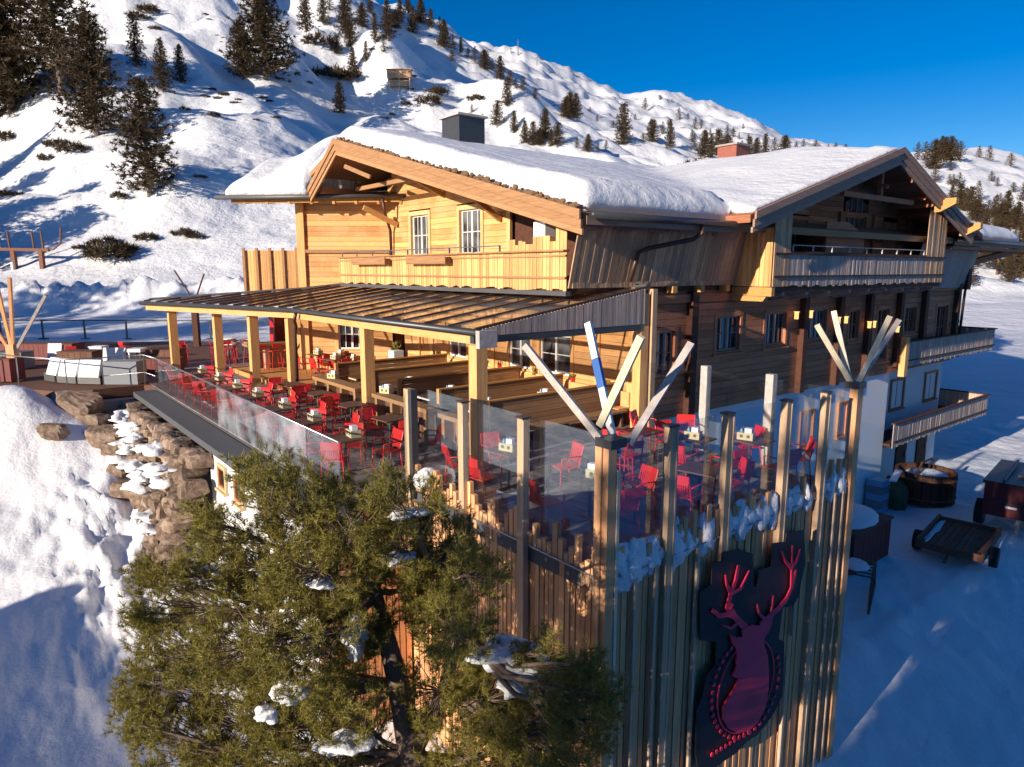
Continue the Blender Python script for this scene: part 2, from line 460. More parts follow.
# measured skyline and slope heights: columns of azimuth, rows (distance, apparent height)
KN = {
 -400: [(60,300),(75,262),(100,200),(125,150),(170,90),(260,-10),(500,-130),(1200,-160)],
 0:    [(60,300),(75,262),(100,201),(125,150),(170,80),(260,0),(500,-90),(1200,-100)],
 150:  [(60,300),(75,258),(100,193),(125,152),(170,88),(260,0),(500,-60),(1200,-60)],
 300:  [(60,302),(75,262),(100,200),(125,140),(170,88),(260,20),(340,-22),(1200,-10)],
 380:  [(60,304),(80,255),(100,200),(130,135),(180,85),(250,30),(300,0),(500,40),(1200,40)],
 430:  [(60,304),(80,260),(100,210),(130,145),(180,98),(240,52),(300,22),(500,50),(1200,40)],
 475:  [(60,304),(80,265),(100,215),(130,150),(180,110),(240,72),(290,48),(450,80),(1200,45)],
 500:  [(60,304),(100,220),(140,150),(200,110),(290,66),(450,92),(1200,52)],
 518:  [(60,304),(100,225),(140,155),(200,115),(290,76),(450,98),(1200,51)],
 560:  [(60,304),(100,230),(150,165),(220,120),(290,100),(450,118),(1200,66)],
 600:  [(60,304),(100,235),(150,175),(220,138),(300,119),(450,128),(1200,89)],
 618:  [(60,304),(100,240),(150,178),(220,145),(300,126),(450,132),(1200,98)],
 660:  [(60,304),(100,245),(150,185),(220,155),(300,140),(450,140),(1200,95)],
 700:  [(60,306),(100,255),(150,195),(220,165),(300,153),(450,150),(1200,106)],
 735:  [(60,308),(100,265),(150,205),(300,160),(450,158),(1200,117)],
 780:  [(60,320),(100,290),(150,220),(300,165),(500,170),(1200,142)],
 860:  [(60,360),(100,325),(150,260),(300,185),(500,170),(1200,160)],
 905:  [(60,382),(100,335),(150,290),(220,240),(300,195),(440,151),(700,175),(1200,190)],
 960:  [(60,382),(100,336),(150,290),(220,245),(300,205),(440,147),(700,170),(1200,190)],
 990:  [(60,382),(100,336),(150,290),(220,247),(300,210),(440,152),(700,175),(1200,190)],
 1024: [(60,382),(100,336),(150,288),(220,250),(300,218),(440,161),(700,180),(1200,190)],
 1500: [(60,382),(100,336),(150,290),(220,255),(300,230),(440,190),(700,190),(1200,190)],
}
_SC = {380: 1.25, 430: 1.5, 475: 1.6, 500: 1.65, 518: 1.65, 560: 1.65, 600: 1.65, 618: 1.65, 660: 1.6, 700: 1.6, 735: 1.5}
for c_, k_ in _SC.items(): KN[c_] = [(d * (1 + (k_ - 1) * min(1, max(0, (d - 110) / 130.))) if d < 1000 else d, p) for d, p in KN[c_]]
_cols = sorted(KN); _ca = np.array([(c - 512) / 692.0 for c in _cols])
_DG = np.exp(np.linspace(math.log(60), math.log(1200), 160))
_ZT = np.array([np.interp(_DG, [d for d, _ in KN[c]], [float(zrow(p, d)) for d, p in KN[c]]) for c in _cols])
# soften the kinks along distance
for _ in range(6):
    _ZT[:, 1:-1] = (_ZT[:, :-2] + 2 * _ZT[:, 1:-1] + _ZT[:, 2:]) / 4
def hfar(x, y):
    D = np.clip(np.hypot(x, y) * .0 + y, 30, 3000)
    a = np.clip(x / np.maximum(D, 1), _ca[0], _ca[-1])
    a = a + .012 * fbm(D * .02, a * 9, 3)
    ti = np.interp(np.log(np.clip(D, 60, 1200)), np.log(_DG), np.arange(len(_DG)))
    i0 = np.clip(np.floor(ti).astype(int), 0, len(_DG) - 2); ft = ti - i0
    ci = np.interp(a, _ca, np.arange(len(_ca))); j0 = np.clip(np.floor(ci).astype(int), 0, len(_ca) - 2); fc = ci - j0
    fc = fc * fc * (3 - 2 * fc) * .5 + fc * .5
    z = (_ZT[j0, i0] * (1 - ft) + _ZT[j0, i0 + 1] * ft) * (1 - fc) + (_ZT[j0 + 1, i0] * (1 - ft) + _ZT[j0 + 1, i0 + 1] * ft) * fc
    z = np.where(D > 1200, z - (D - 1200) * .12, z)
    return z
def hgt(x, y):
    x = np.asarray(x, float); y = np.asarray(y, float)
    u = (x - OO.x) * UX.x + (y - OO.y) * UX.y
    v = (x - OO.x) * VX.x + (y - OO.y) * VX.y
    az = np.degrees(np.arctan2(x, y))
    ys = y + .12 * np.clip(-x - 8, 0, 30) * 0
    Lh = np.clip(-.7 - .31 * (26 - ys), -8.5, 50)
    Lh = np.where(Lh > -.9, -.9 + .86 * (1 - np.exp(-(Lh + .9) / .86 * 1.0)), Lh)
    Lh = np.minimum(Lh, -.06)
    Lh = np.where(y < 2, Lh, Lh)
    s = smooth(6.5, 13, v) * (1 - smooth(26, 31, az))
    Rh = -5.5 + 5.45 * s - np.clip((1.2 - v) * .45, 0, 3.0) * (1 - s)
    t = smooth(-1, 3.5, u)
    z = Lh * (1 - t) + Rh * t
    # rubble and footprints on the steep snow left of the terrace
    m = smooth(-3, -.9, -v * 0 + z) * (1 - smooth(24, 28, y))
    left = (1 - smooth(-3, -1, u)) * (y < 40)
    z = z + left * (fbm(x * .45, y * .45, 4) * .55 * (1 - smooth(23, 29, y)))
    z = z + left * (1 - smooth(23, 27, y)) * (fbm(x * 1.3 + 5, y * 1.3, 4) * .16)
    rub = left * np.exp(-((u + 3.4) / 2.4) ** 2) * smooth(7, 11, v) * (1 - smooth(17, 20, v))
    z = z + rub * (fbm(x * 1.6, y * 1.6, 4) * .9 + fbm(x * 4, y * 4, 3) * .3)
    z = z + 1.9 * np.exp(-(((x + 16.6) / 2.4) ** 2 + ((y - 22.3) / 1.5) ** 2)) + 1.1 * np.exp(-(((x + 20.5) / 3.5) ** 2 + ((y - 22.0) / 2.0) ** 2))
    z = z + (1 - left) * .10 * fbm(x * .35, y * .35, 3) + (u > 6) * (v < 8) * (.28 * fbm(x * .5, y * .5, 4) + .12 * fbm(v * 1.5 + .6 * np.sin(u * .12), u * .10, 3) + .05 * fbm(x * 2.5, y * 2.5, 2))
    # far field
    w = smooth(44, 60, y)
    und = smooth(60, 75, y) * (y < 1100)
    zf = hfar(x, y)
    amp = np.clip(y / 100, .6, 2.2)
    hilly = und * (1 - smooth(.45, .58, x / np.maximum(y, 1)) * (1 - smooth(110, 160, y)))
    zf = zf + hilly * (fbm(x / 26., y / 15., 5) * 4.2 * amp + fbm(x / 7., y / 5., 4, True) * .45 * np.minimum(amp, 1.3) + fbm(x / 70., y / 60., 3) * 7 * np.clip(amp - .7, 0, 1))
    pp = -.77 * x - .64 * y; qq = -.64 * x + .77 * y
    zf = zf + hilly * (y < 560) * ((fbm(pp / 42. + 40, qq / 80. + 40, 3) * (19.0 + 9 * smooth(-.1, -.35, x / np.maximum(y, 1))) + fbm(pp / 13. + 4, qq / 26. + 4, 3) * 2.3) * amp * (1 - .8 * smooth(-.16, .0, x / np.maximum(y, 1)) * smooth(250, 380, y)) + fbm(pp / 5., qq / 8., 4) * .8 + fbm(x / 1.9, y / 1.9, 3) * .5 * smooth(-.05, .15, fbm(x / 30. + 9, y / 30., 2))) * smooth(66, 95, y) * (1 - .75 * smooth(.40, .55, x / np.maximum(y, 1)))
    far = smooth(500, 800, y)
    zf = zf + far * (fbm(x / 90., y / 80., 5, True) * 26 + fbm(x / 25., y / 22., 4, True) * 7) * smooth(0, 1, 1)
    z = z * (1 - w) + zf * w
    # road berm heaped up by the plough
    bm = np.exp(-((y - 56.5 - .03 * x) / 1.7) ** 2) * (1 - smooth(-14, 4, x))
    z = z + bm * (1.1 + 2.2 * np.clip(fbm(x * .5, y * .5, 4, True) + .25, 0, 1))
    # drifts whose lee side lies in shade
    z = z + 3.4 * np.exp(-((y - 121 - .25 * (x + 40)) / 6.) ** 2) * smooth(-78, -66, x) * (1 - smooth(-44, -34, x))
    z = z + 2.2 * np.exp(-((y - 84 - .10 * (x + 50)) / 5.) ** 2) * (1 - smooth(-40, -30, x))
    # unseen mounds added behind the viewpoint to shade the yard and lower left slope
    z = z + 26.0 * np.exp(-((u + 40) / 13.) ** 4) * smooth(-5.0, -5.6, v)
    z = z + 9.2 * np.exp(-((u + 27) / 8.) ** 4) * smooth(1.0, 4.5, v + 1.2 * fbm(x * .3, y * .3, 3)) * (1 - smooth(11.5, 14.5, v)) * (u < -14)
    return z
def H(x, y): return float(hgt(np.array([x]), np.array([y]))[0])

_TT = 5.0 * 1.0035 ** np.arange(0, 1600)
def at_px(px, py, z0=None):
    # first point where the sight line meets the ground
    d = np.array([(px - 512) / 686.0, CT - ST * (py - 383.5) / 686.0, -ST - CT * (py - 383.5) / 686.0])
    P = np.array([0, 0, CAMZ])[None] + d[None] * _TT[:, None]
    b = np.nonzero(P[:, 2] < hgt(P[:, 0], P[:, 1]))[0]
    return Vector(P[b[0]]) if len(b) else Vector((0, 0, CAMZ)) + Vector(d) * 400
def build_terrain():
    azs = np.concatenate([np.linspace(-180, -145, 20)[:-1], np.linspace(-145, -105, 110)[:-1], np.linspace(-105, -50, 40)[:-1], np.linspace(-50, -40, 30)[:-1], np.linspace(-40, 41, 440)[:-1], np.linspace(41, 52, 30)[:-1], np.linspace(52, 180, 60)])
    rs = np.concatenate([np.linspace(1.0, 60, 240)[:-1], np.exp(np.linspace(math.log(60), math.log(2600), 330))])
    A, RR = np.meshgrid(np.radians(azs), rs)
    X = np.sin(A) * RR; Y = np.cos(A) * RR
    Z = hgt(X, Y)
    n_r, n_a = X.shape
    co = np.stack([X.ravel(), Y.ravel(), Z.ravel()], 1)
    i = np.arange(n_r - 1)[:, None] * n_a + np.arange(n_a - 1)[None, :]
    q = np.stack([i, i + n_a, i + n_a + 1, i + 1], -1).reshape(-1, 4)[:, ::-1]
    me = bpy.data.meshes.new('snow_ground')
    me.vertices.add(len(co)); me.vertices.foreach_set('co', co.ravel().astype(np.float32))
    me.loops.add(q.size); me.loops.foreach_set('vertex_index', q.ravel().astype(np.int32))
    me.polygons.add(len(q)); me.polygons.foreach_set('loop_start', np.arange(0, q.size, 4).astype(np.int32))
    me.polygons.foreach_set('loop_total', np.full(len(q), 4, np.int32))
    me.polygons.foreach_set('use_smooth', np.ones(len(q), bool))
    me.update(calc_edges=True); me.validate()
    me.materials.append(M['snow']); me.materials.append(M['snow_far'])
    mi = (np.repeat(rs[:-1], n_a - 1) > 62).astype(np.int32)
    me.polygons.foreach_set('material_index', mi)
    o = bpy.data.objects.new('snow_ground', me); COL.objects.link(o); o['kind'] = 'structure'
    return o
build_terrain()
# ------------------------------------------------------------------ wall building helpers
class Wall:
    def __init__(s, a, b, flip=False):
        s.a = Vector((a[0], a[1], 0)); b = Vector((b[0], b[1], 0))
        s.L = (b - s.a).length; s.d = (b - s.a).normalized()
        s.n = Vector((s.d.y, -s.d.x, 0)) * (-1 if flip else 1)
    def p(s, q, t, z): 
        w = s.a + s.d * q + s.n * t
        return (w.x, w.y, z)
def wbox(mb, w, s0, s1, t0, t1, z0, z1):
    q = [w.p(s0, t0, z0), w.p(s1, t0, z0), w.p(s1, t1, z0), w.p(s0, t1, z0)]
    mb.prism(q, (0, 0, z1 - z0))
def hsiding(mb, w, s0, s1, z0, z1, ops=(), step=.19, th=.03, lim=None, jit=.006):
    z = z0; k = 0
    while z < z1 - .02:
        zt = min(z + step, z1); zc = (z + zt) / 2
        a, b = s0, s1
        if lim:
            l = lim(zc)
            if l is None: break
            a, b = max(a, l[0]), min(b, l[1])
        iv = [(a, b)]
        for (o0, o1, oz0, oz1) in ops:
            if oz0 < zc < oz1:
                nv = []
                for (c, d) in iv:
                    if o1 <= c or o0 >= d: nv.append((c, d)); continue
                    if o0 > c: nv.append((c, o0))
                    if o1 < d: nv.append((o1, d))
                iv = nv
        for (c, d) in iv:
            # boards of limited length
            cuts = [c]; q = c + random.uniform(2.0, 4.5)
            while q < d - .8: cuts.append(q); q += random.uniform(2.5, 4.5)
            cuts.append(d)
            for c0, c1 in zip(cuts[:-1], cuts[1:]):
                if c1 - c0 > .03:
                    wbox(mb, w, c0, c1 - .004, 0, th + random.uniform(0, jit), z + .006, zt - .004)
        z += step; k += 1
def vboards(mb, w, s0, s1, zb, zt, bw=.14, th=.03, t0=0.0, gap=.01, jit=.012, lean=0.0, leanz=None, openings=()):
    """upright boards; zb / zt numbers or functions of s; lean pushes the top outwards"""
    fb = zb if callable(zb) else (lambda s: zb); ft = zt if callable(zt) else (lambda s: zt)
    s = s0
    while s < s1 - .02:
        b = bw * random.uniform(.8, 1.2) if jit else bw
        e = min(s + b, s1); c = (s + e) / 2
        z0, z1 = fb(c), ft(c); j = t0 + random.uniform(0, jit)
        if z1 - z0 > .03:
            segs = [(z0, z1)]
            for (o0, o1, a, bb) in openings:
                if o0 < c < o1:
                    segs = [(x, y) for (p, q) in segs for (x, y) in ((p, min(q, a)), (max(p, bb), q)) if y - x > .03]
            for (p, q) in segs:
                def lo(z): return lean * (z - z0) / max(.01, (z1 - z0)) if lean else 0
                P = [w.p(s + gap / 2, j + lo(p), p), w.p(e - gap / 2, j + lo(p), p), w.p(e - gap / 2, j + th + lo(p), p), w.p(s + gap / 2, j + th + lo(p), p)]
                Q = [w.p(s + gap / 2, j + lo(q), q), w.p(e - gap / 2, j + lo(q), q), w.p(e - gap / 2, j + th + lo(q), q), w.p(s + gap / 2, j + th + lo(q), q)]
                mb.add(P + Q, [(0, 3, 2, 1), (4, 5, 6, 7), (0, 1, 5, 4), (1, 2, 6, 5), (2, 3, 7, 6), (3, 0, 4, 7)] if w.n.cross(w.d).z < 0 else
                       [(0, 1, 2, 3), (7, 6, 5, 4), (4, 5, 1, 0), (5, 6, 2, 1), (6, 7, 3, 2), (7, 4, 0, 3)])
        s += b
def window(par, w, s0, s1, z0, z1, fm, cm, rec=.06, cols=2, rows=2, split=True, curtain=False, casing=.13, shutter=None, label=None, t0=.0):
    """casing boards (part) > white frame, pane, curtain (sub-parts); the pane sits back in the wall"""
    mb = MB()
    c = casing
    wbox(mb, w, s0 - c, s0, t0 - rec, t0 + .07, z0 - c * .6, z1 + c)
    wbox(mb, w, s1, s1 + c, t0 - rec, t0 + .07, z0 - c * .6, z1 + c)
    wbox(mb, w, s0 + .002, s1 - .002, t0 - rec, t0 + .075, z1, z1 + c)
    wbox(mb, w, s0 - c - .05, s1 + c + .05, t0 - rec, t0 + .13, z0 - .06 - c * .6, z0 - c * .6 - .003)
    wbox(mb, w, s0 + .002, s1 - .002, t0 - rec, t0 + .06, z0 - c * .6, z0)
    win = part('window', mb, cm, par, absolute=True, label=label)
    fb = MB(); f = .055; t1 = t0 - rec + .05; tt = t0 - rec
    wbox(fb, w, s0, s0 + f, tt, t1, z0, z1); wbox(fb, w, s1 - f, s1, tt, t1, z0, z1)
    wbox(fb, w, s0 + f, s1 - f, tt, t1, z1 - f, z1); wbox(fb, w, s0 + f, s1 - f, tt, t1, z0, z0 + f)
    m = (s0 + s1) / 2
    leaves = [(s0 + f, m - .04), (m + .04, s1 - f)] if split else [(s0 + f, s1 - f)]
    if split: wbox(fb, w, m - .04, m + .04, tt, t1 + .01, z0 + f, z1 - f)
    for (a, b) in leaves:
        for k in range(1, cols):
            x = a + (b - a) * k / cols; wbox(fb, w, x - .013, x + .013, tt, t1 - .01, z0 + f, z1 - f)
        for k in range(1, rows):
            z = z0 + (z1 - z0) * k / rows; wbox(fb, w, a, b, tt, t1 - .014, z - .013, z + .013)
    part('frame', fb, fm, win, absolute=True)
    pb = MB(); wbox(pb, w, s0 + .01, s1 - .01, tt - .03, tt - .004, z0 + .01, z1 - .01)
    part('pane', pb, M['pane'], win, absolute=True)
    if curtain:
        cb = MB()
        x0, x1 = (s0 + .1, s0 + (s1 - s0) * .33) if curtain == 1 else (s0 + (s1 - s0) * .38, s0 + (s1 - s0) * .68)
        n = 7
        for k in range(n):
            a = x0 + (x1 - x0) * k / n
            wbox(cb, w, a, a + (x1 - x0) / n - .003, tt - .002, tt + .006 + .006 * (k % 2), z0 + f + .01, z1 - f - .01)
        part('curtain', cb, M['curtain'], win, absolute=True)
    return win

# ------------------------------------------------------------------ the hotel
def zF(v): return 8.59 - .2582 * (17.08 - v) if v < 17.08 else 8.59 - .30 * (v - 17.08)
def zG(u): return 8.04 - .2955 * abs(u - 17.87)

hotel = thing('mountain_lodge', 'large timber mountain lodge with carved balconies, two gables and a thick snow-covered roof', 'lodge', (7.6, 6.0, -5.5))

# --- solid core walls
core = MB()
core.box(7.7, 30, 6.12, 22, .06, 3.7)
core.box(7.12, 30, 6.12, 18.6, 3.72, 5.6)
core.prism([(7.12, 6.12, 5.6), (7.12, 17.08, 8.3), (7.12, 18.6, 7.85), (7.12, 18.6, 5.6)], (10, 0, 0))
core.prism([(7.2, 18.85, -.1), (4.42, 21.1, -.1), (12, 30, -.1), (20, 26, -.1), (12, 18, -.1)], (0, 0, 7.0))
part('inner_wall', core, M['dark'], hotel, absolute=True)
low = MB()
low.box(7.6, 22.9, 6.02, 21, -8.5, .05)
low.box(22.9, 31.2, 7.0, 21, -5.8, .03)
part('plaster_wall', low, M['plaster'], hotel, absolute=True)

# --- front facade (towards -u): ground floor and upper floor
wf = Wall((7.6, 6.0), (7.6, 18.7), flip=True)           # s = v - 6
def S(v): return v - 6.0
front_low_ops = [(S(8.62), S(10.28), .95, 2.35), (S(10.5), S(11.85), .95, 2.35), (S(14.1), S(15.5), .95, 2.35), (S(16.2), S(17.6), 0, 2.3)]
mb = MB(); hsiding(mb, wf, 0, 12.7, 0, 3.72, front_low_ops, .2, .04)
part('wall', mb, M['gold'], hotel, absolute=True, label='golden horizontal boards of the ground floor under the glass porch roof')
for (a, b, c, d) in front_low_ops[:3]:
    window(hotel, wf, a + .12, b - .12, c + .06, d - .12, M['white'], M['gold_z'], cols=1, rows=2)
mb = MB(); a, b = S(16.2), S(17.6)
wbox(mb, wf, a, a + .1, -.1, .07, 0, 2.3); wbox(mb, wf, b - .1, b, -.1, .07, 0, 2.3); wbox(mb, wf, a + .102, b - .102, -.1, .07, 2.2, 2.3)
vboards(mb, wf, a + .1, b - .1, .02, 2.19, .14, .04, -.06)
d = part('door', mb, M['gold_z'], hotel, absolute=True)
mb = MB(); mb.tube([wf.p(a + .25, .0, 1.0), wf.p(a + .25, .05, 1.0), wf.p(a + .25, .05, 1.25), wf.p(a + .25, 0, 1.25)], .012, 6)
part('handle', mb, M['steel'], d, absolute=True)
for v in (6.35, 7.6, 12.6, 13.6):
    mb = MB(); wbox(mb, wf, S(v) - .09, S(v) + .09, 0, .10, 0, 3.6); part('wall_post', mb, M['gold_z'], hotel, absolute=True)

wu = Wall((7.0, 5.85), (7.0, 18.7), flip=True)
def S2(v): return v - 5.85
up_ops = [(S2(12.3), S2(13.85), 4.62, 6.3), (S2(15.55), S2(17.1), 4.62, 6.3), (S2(7.6), S2(10.9), 3.9, 6.2)]
mb = MB()
hsiding(mb, wu, 0, 12.85, 3.72, 8.4, up_ops, .19, .04, lim=lambda z: (max(0, (z + .35 - 5.42) / .2582 + 4.8 - 5.85) if z > 5.3 else 0, 12.85 if z < 7.7 else 12.85 - (z - 7.7) / .30))
part('wall', mb, M['gold'], hotel, absolute=True, label='golden horizontal boards of the upper floor behind the balcony')
for (a, b, c, d) in up_ops[:2]:
    window(hotel, wu, a + .16, b - .16, c + .1, d - .12, M['white'], M['palewood'], cols=2, rows=2, casing=.15, rec=.10)
# corner loggia behind the carved boards
mb = MB(); wbox(mb, wu, up_ops[2][0], up_ops[2][1], -.9, -.85, 3.9, 6.3); part('loggia_wall', mb, M['gold_z'], hotel, absolute=True)
mb = MB()
for v in (10.95, 9.55): wbox(mb, wu, S2(v) - .09, S2(v) + .09, .0, .10, 3.9, 6.15)
part('loggia_post', mb, M['palewood'], hotel, absolute=True)
# diagonal wall on the left
wd = Wall((7.0, 18.7), (4.15, 20.98), flip=True)
mb = MB(); hsiding(mb, wd, 0, wd.L, -.1, 7.0, [(1.0, 2.3, .9, 2.3)], .2, .04)
part('wall', mb, M['gold'], hotel, absolute=True, label='golden boarded wall of the angled left wing')
window(hotel, wd, 1.1, 2.2, 1.0, 2.2, M['white'], M['gold_z'], cols=2, rows=2)
mb = MB(); wbox(mb, wd, wd.L - .28, wd.L + .02, .04, .16, -.1, 6.95); part('corner_post', mb, M['gold_z'], hotel, absolute=True)
mb = MB(); wbox(mb, wd, 0, wd.L - .3, .045, .16, 4.85, 4.98); part('floor_beam', mb, M['barge'], hotel, absolute=True)
mb = MB()
wd2 = Wall((4.15, 20.98), (11, 29), flip=True)
hsiding(mb, wd2, 0, 9, -.1, 6.9, (), .2, .04); part('wall', mb, M['gold_x'], hotel, absolute=True, label='far side wall of the angled left wing')

# --- right facade: dark boards on the ground floor
wr = Wall((7.6, 6.0), (29.1, 6.0))                       # s = u - 7.6, outward -v
def T(u): return u - 7.6
r_ops = [(T(8.05), T(8.95), 1.25, 2.6)] + [(T(c) - .68, T(c) + .68, 1.72, 2.9) for c in (11.4, 14.0, 16.65)] + [(T(18.9), T(19.8), 1.55, 2.8), (T(21.2), T(22.3), .6, 2.75), (T(23.6), T(24.9), 1.55, 2.75), (T(26.9), T(28.3), .6, 2.7)]
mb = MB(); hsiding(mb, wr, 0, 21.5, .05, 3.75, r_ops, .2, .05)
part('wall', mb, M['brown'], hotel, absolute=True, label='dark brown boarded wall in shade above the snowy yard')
for i, (a, b, c, d) in enumerate(r_ops):
    dark = M['brown'] if i > 3 else M['greybeam']
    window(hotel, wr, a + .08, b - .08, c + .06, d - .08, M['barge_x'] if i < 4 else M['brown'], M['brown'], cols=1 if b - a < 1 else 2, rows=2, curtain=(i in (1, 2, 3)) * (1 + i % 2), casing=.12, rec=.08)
for u in (9.5, 15.55, 18.0, 20.3, 22.95, 25.35, 28.9):
    mb = MB(); wbox(mb, wr, T(u) - .14, T(u) + .14, 0, .26, .05 if u < 20 else .3, 3.6); part('log_post', mb, M['dark'], hotel, absolute=True)
mb = MB(); wbox(mb, wr, 0, 21.6, .0, .16, 3.30, 3.52); part('floor_beam', mb, M['brown'], hotel, absolute=True)
mb = MB()
mb.box(29.1, 29.16, 6.0, 20, .05, 3.75); part('end_wall', mb, M['brown_y'], hotel, absolute=True)
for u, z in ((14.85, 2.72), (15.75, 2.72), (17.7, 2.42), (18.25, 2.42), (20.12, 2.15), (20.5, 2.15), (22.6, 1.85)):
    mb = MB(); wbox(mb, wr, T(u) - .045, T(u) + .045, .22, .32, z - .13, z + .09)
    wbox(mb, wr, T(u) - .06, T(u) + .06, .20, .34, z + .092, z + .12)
    part('wall_lantern', mb, M['lamp'], hotel, absolute=True, label='small lit wall lantern')  # amber emissive box with a cap, standing off the wall
# corner of grey light wood at the far lower balcony
mb = MB(); wbox(mb, wr, T(23.0), T(23.3), .27, .5, -.1, 1.5); part('balcony_post', mb, M['gold_z'], hotel, absolute=True)

# lower plaster storeys
wl = Wall((7.6, 6.02), (20.9, 6.02))
window(hotel, wl, 11.2, 11.75, -2.0, -.8, M['brown'], M['brown'], cols=1, rows=1, split=False, casing=.09)
window(hotel, wl, 8.5, 9.3, -2.0, -.8, M['brown'], M['brown'], cols=1, rows=1, split=True, casing=.09)
wl2 = Wall((22.9, 7.0), (31.2, 7.0))
for c in (3.3, 7.0):
    window(hotel, wl2, c - .62, c + .62, -2.0, -.75, M['brown'], M['brown'], cols=1, rows=2, casing=.10)
wl3 = Wall((22.9, 6.98), (31.2, 6.98))
for c in (1.2, 4.3, 6.6):
    mb = MB(); wbox(mb, wl3, c - .55, c + .55, -.02, .05, -5.5, -3.2)
    dd = part('basement_door', mb, M['dark'], hotel, absolute=True)
    mb = MB(); wbox(mb, wl3, c + .35, c + .39, .05, .10, -4.5, -4.25); part('handle', mb, M['steel'], dd, absolute=True)

# --- flared upper wall of weathered boards on the right side
ws = Wall((4.65, 5.82), (11.35, 5.82))
mb = MB()
vboards(mb, ws, 0, 6.7, 3.76, 5.50, .15, .035, .0, lean=.42)
vboards(mb, ws, .1, 6.6, 3.76, 3.9, .15, .03, .036)
part('flared_wall', mb, M['weather'], hotel, absolute=True)
mb = MB(); mb.box(4.7, 11.3, 5.86, 7.1, 3.62, 3.75); mb.box(4.75, 7.1, 7.1, 18.0, 3.62, 3.75)
part('balcony_floor', mb, M['dark'], hotel, absolute=True)
for u in (6.9, 8.4, 9.6, 10.8):
    mb = MB(); mb.box(u - .09, u + .09, 5.62, 6.05, 3.58, 3.76); part('beam_end', mb, M['gold_x'], hotel, absolute=True)
# far flared wall right of the gable
ws2 = Wall((23.4, 5.82), (29.6, 5.82))
mb = MB(); vboards(mb, ws2, 0, 6.2, 3.4, 5.4, .3, .04, .0, lean=.42, jit=.004)
part('flared_wall', mb, M['grey'], hotel, absolute=True)
mb = MB(); mb.box(23.4, 30.0, 5.9, 20, 3.3, 3.5); part('balcony_floor', mb, M['dark'], hotel, absolute=True)
mb = MB(); mb.box(29.2, 29.6, 5.6, 6.0, 3.3, 5.4); part('corner_post', mb, M['dark'], hotel, absolute=True)

# --- front balcony railing (carved boards)
wb = Wall((4.65, 5.82), (4.65, 18.3), flip=True)
def topf(s):
    v = s + 5.82
    if v < 6.15: return 5.28 - abs(v - 5.85) * .1
    if v < 6.4: return 4.86
    if v < 7.1: return 5.0
    if v < 7.35: return 4.82
    if v < 7.75: return 4.82 + .1 * math.cos((v - 7.5) * 9)
    if v < 8.05: return 4.95
    return 4.62
mb = MB(); vboards(mb, wb, 0, 12.48, lambda s: 3.72 + .03 * math.cos(s * 42), topf, .125, .028, .0, gap=.012)
rail = part('balcony_railing', mb, M['gold_z'], hotel, absolute=True, label='carved golden upright boards of the front balcony')
mb = MB(); wbox(mb, wb, 0, 12.4, .042, .09, 3.98, 4.03); wbox(mb, wb, 0, 12.4, -.06, .14, 4.62, 4.66) ; wbox(mb, wb, 0, 12.4, .042, .08, 4.50, 4.545)
part('rail_board', mb, M['barge'], hotel, absolute=True)
mb = MB(); wbox(mb, wb, 2.6, 12.2, -.02, .02, 4.80, 4.83)
for k in range(9): wbox(mb, wb, 2.6 + k * 1.2, 2.64 + k * 1.2, -.02, .02, 4.66, 4.82)
part('hand_rail', mb, M['steel'], hotel, absolute=True)
for v0, v1 in ((10.6, 12.8), (14.2, 16.6)):
    mb = MB(); a, b = v0 - 5.82, v1 - 5.82
    wbox(mb, wb, a, b, .10, .30, 4.36, 4.56); wbox(mb, wb, a - .02, b + .02, .302, .325, 4.38, 4.60)
    part('flower_box', mb, M['barge'], hotel, absolute=True)
mb = MB(); mb.prism([(4.66, 18.3, 3.75), (6.9, 18.68, 3.75), (6.9, 18.68, 4.62), (4.66, 18.3, 4.62)], (0, .05, 0)); part('balcony_end', mb, M['gold_z'], hotel, absolute=True)
mb = MB(); wbox(mb, wb, 0, 12.4, -.10, .05, 3.58, 3.69); part('drip_flashing', mb, M['sheet'], hotel, absolute=True)

# --- right gable bay: side face, balcony, loggia
wg = Wall((11.35, 4.6), (23.35, 4.6))
mb = MB(); vboards(mb, wg, 0, .85, 3.72, lambda s: min(zG(11.35 + s) - .3, 5.8), .13, .03)
def gside(s):
    u = 11.35 + s
    return zG(u) - .32
mb2 = MB()
vboards(mb2, wg, 10.3, 12.0, 3.72, gside, .13, .03, openings=())
def arch(s):   # the curved cut-out beside the loggia opening
    return max(4.95, gside(s) if s > 10.9 else 4.95 + (s - 9.4) ** 2 * .35)
part('side_boards', mb, M['weather'], hotel, absolute=True)
part('side_boards', mb2, M['weather'], hotel, absolute=True)
mb = MB(); vboards(mb, wg, .85, 10.3, lambda s: 3.72 + .03 * math.cos(s * 42), 4.68, .12, .028)
part('balcony_railing', mb, M['grey'], hotel, absolute=True, label='silver grey carved boards of the shaded gable balcony')
mb = MB(); wbox(mb, wg, 0, 12, .045, .075, 3.98, 4.03); wbox(mb, wg, 0, 12, .045, .08, 4.62, 4.67); wbox(mb, wg, .85, 10.3, -.05, .04, 4.681, 4.72)
part('rail_board', mb, M['dark'], hotel, absolute=True)
mb = MB(); wbox(mb, wg, 1.0, 10.2, -.02, .02, 4.88, 4.91)
for k in range(9): wbox(mb, wg, 1.0 + k * 1.14, 1.04 + k * 1.14, -.02, .02, 4.721, 4.90)
part('hand_rail', mb, M['greybeam'], hotel, absolute=True)
mb = MB(); vboards(mb, Wall((11.35, 5.82), (11.35, 4.6)), 0, 1.22, 3.72, 5.35, .14, .03); part('bay_cheek', mb, M['gold_z'], hotel, absolute=True, label='sunlit end boards where the gable bay steps out')
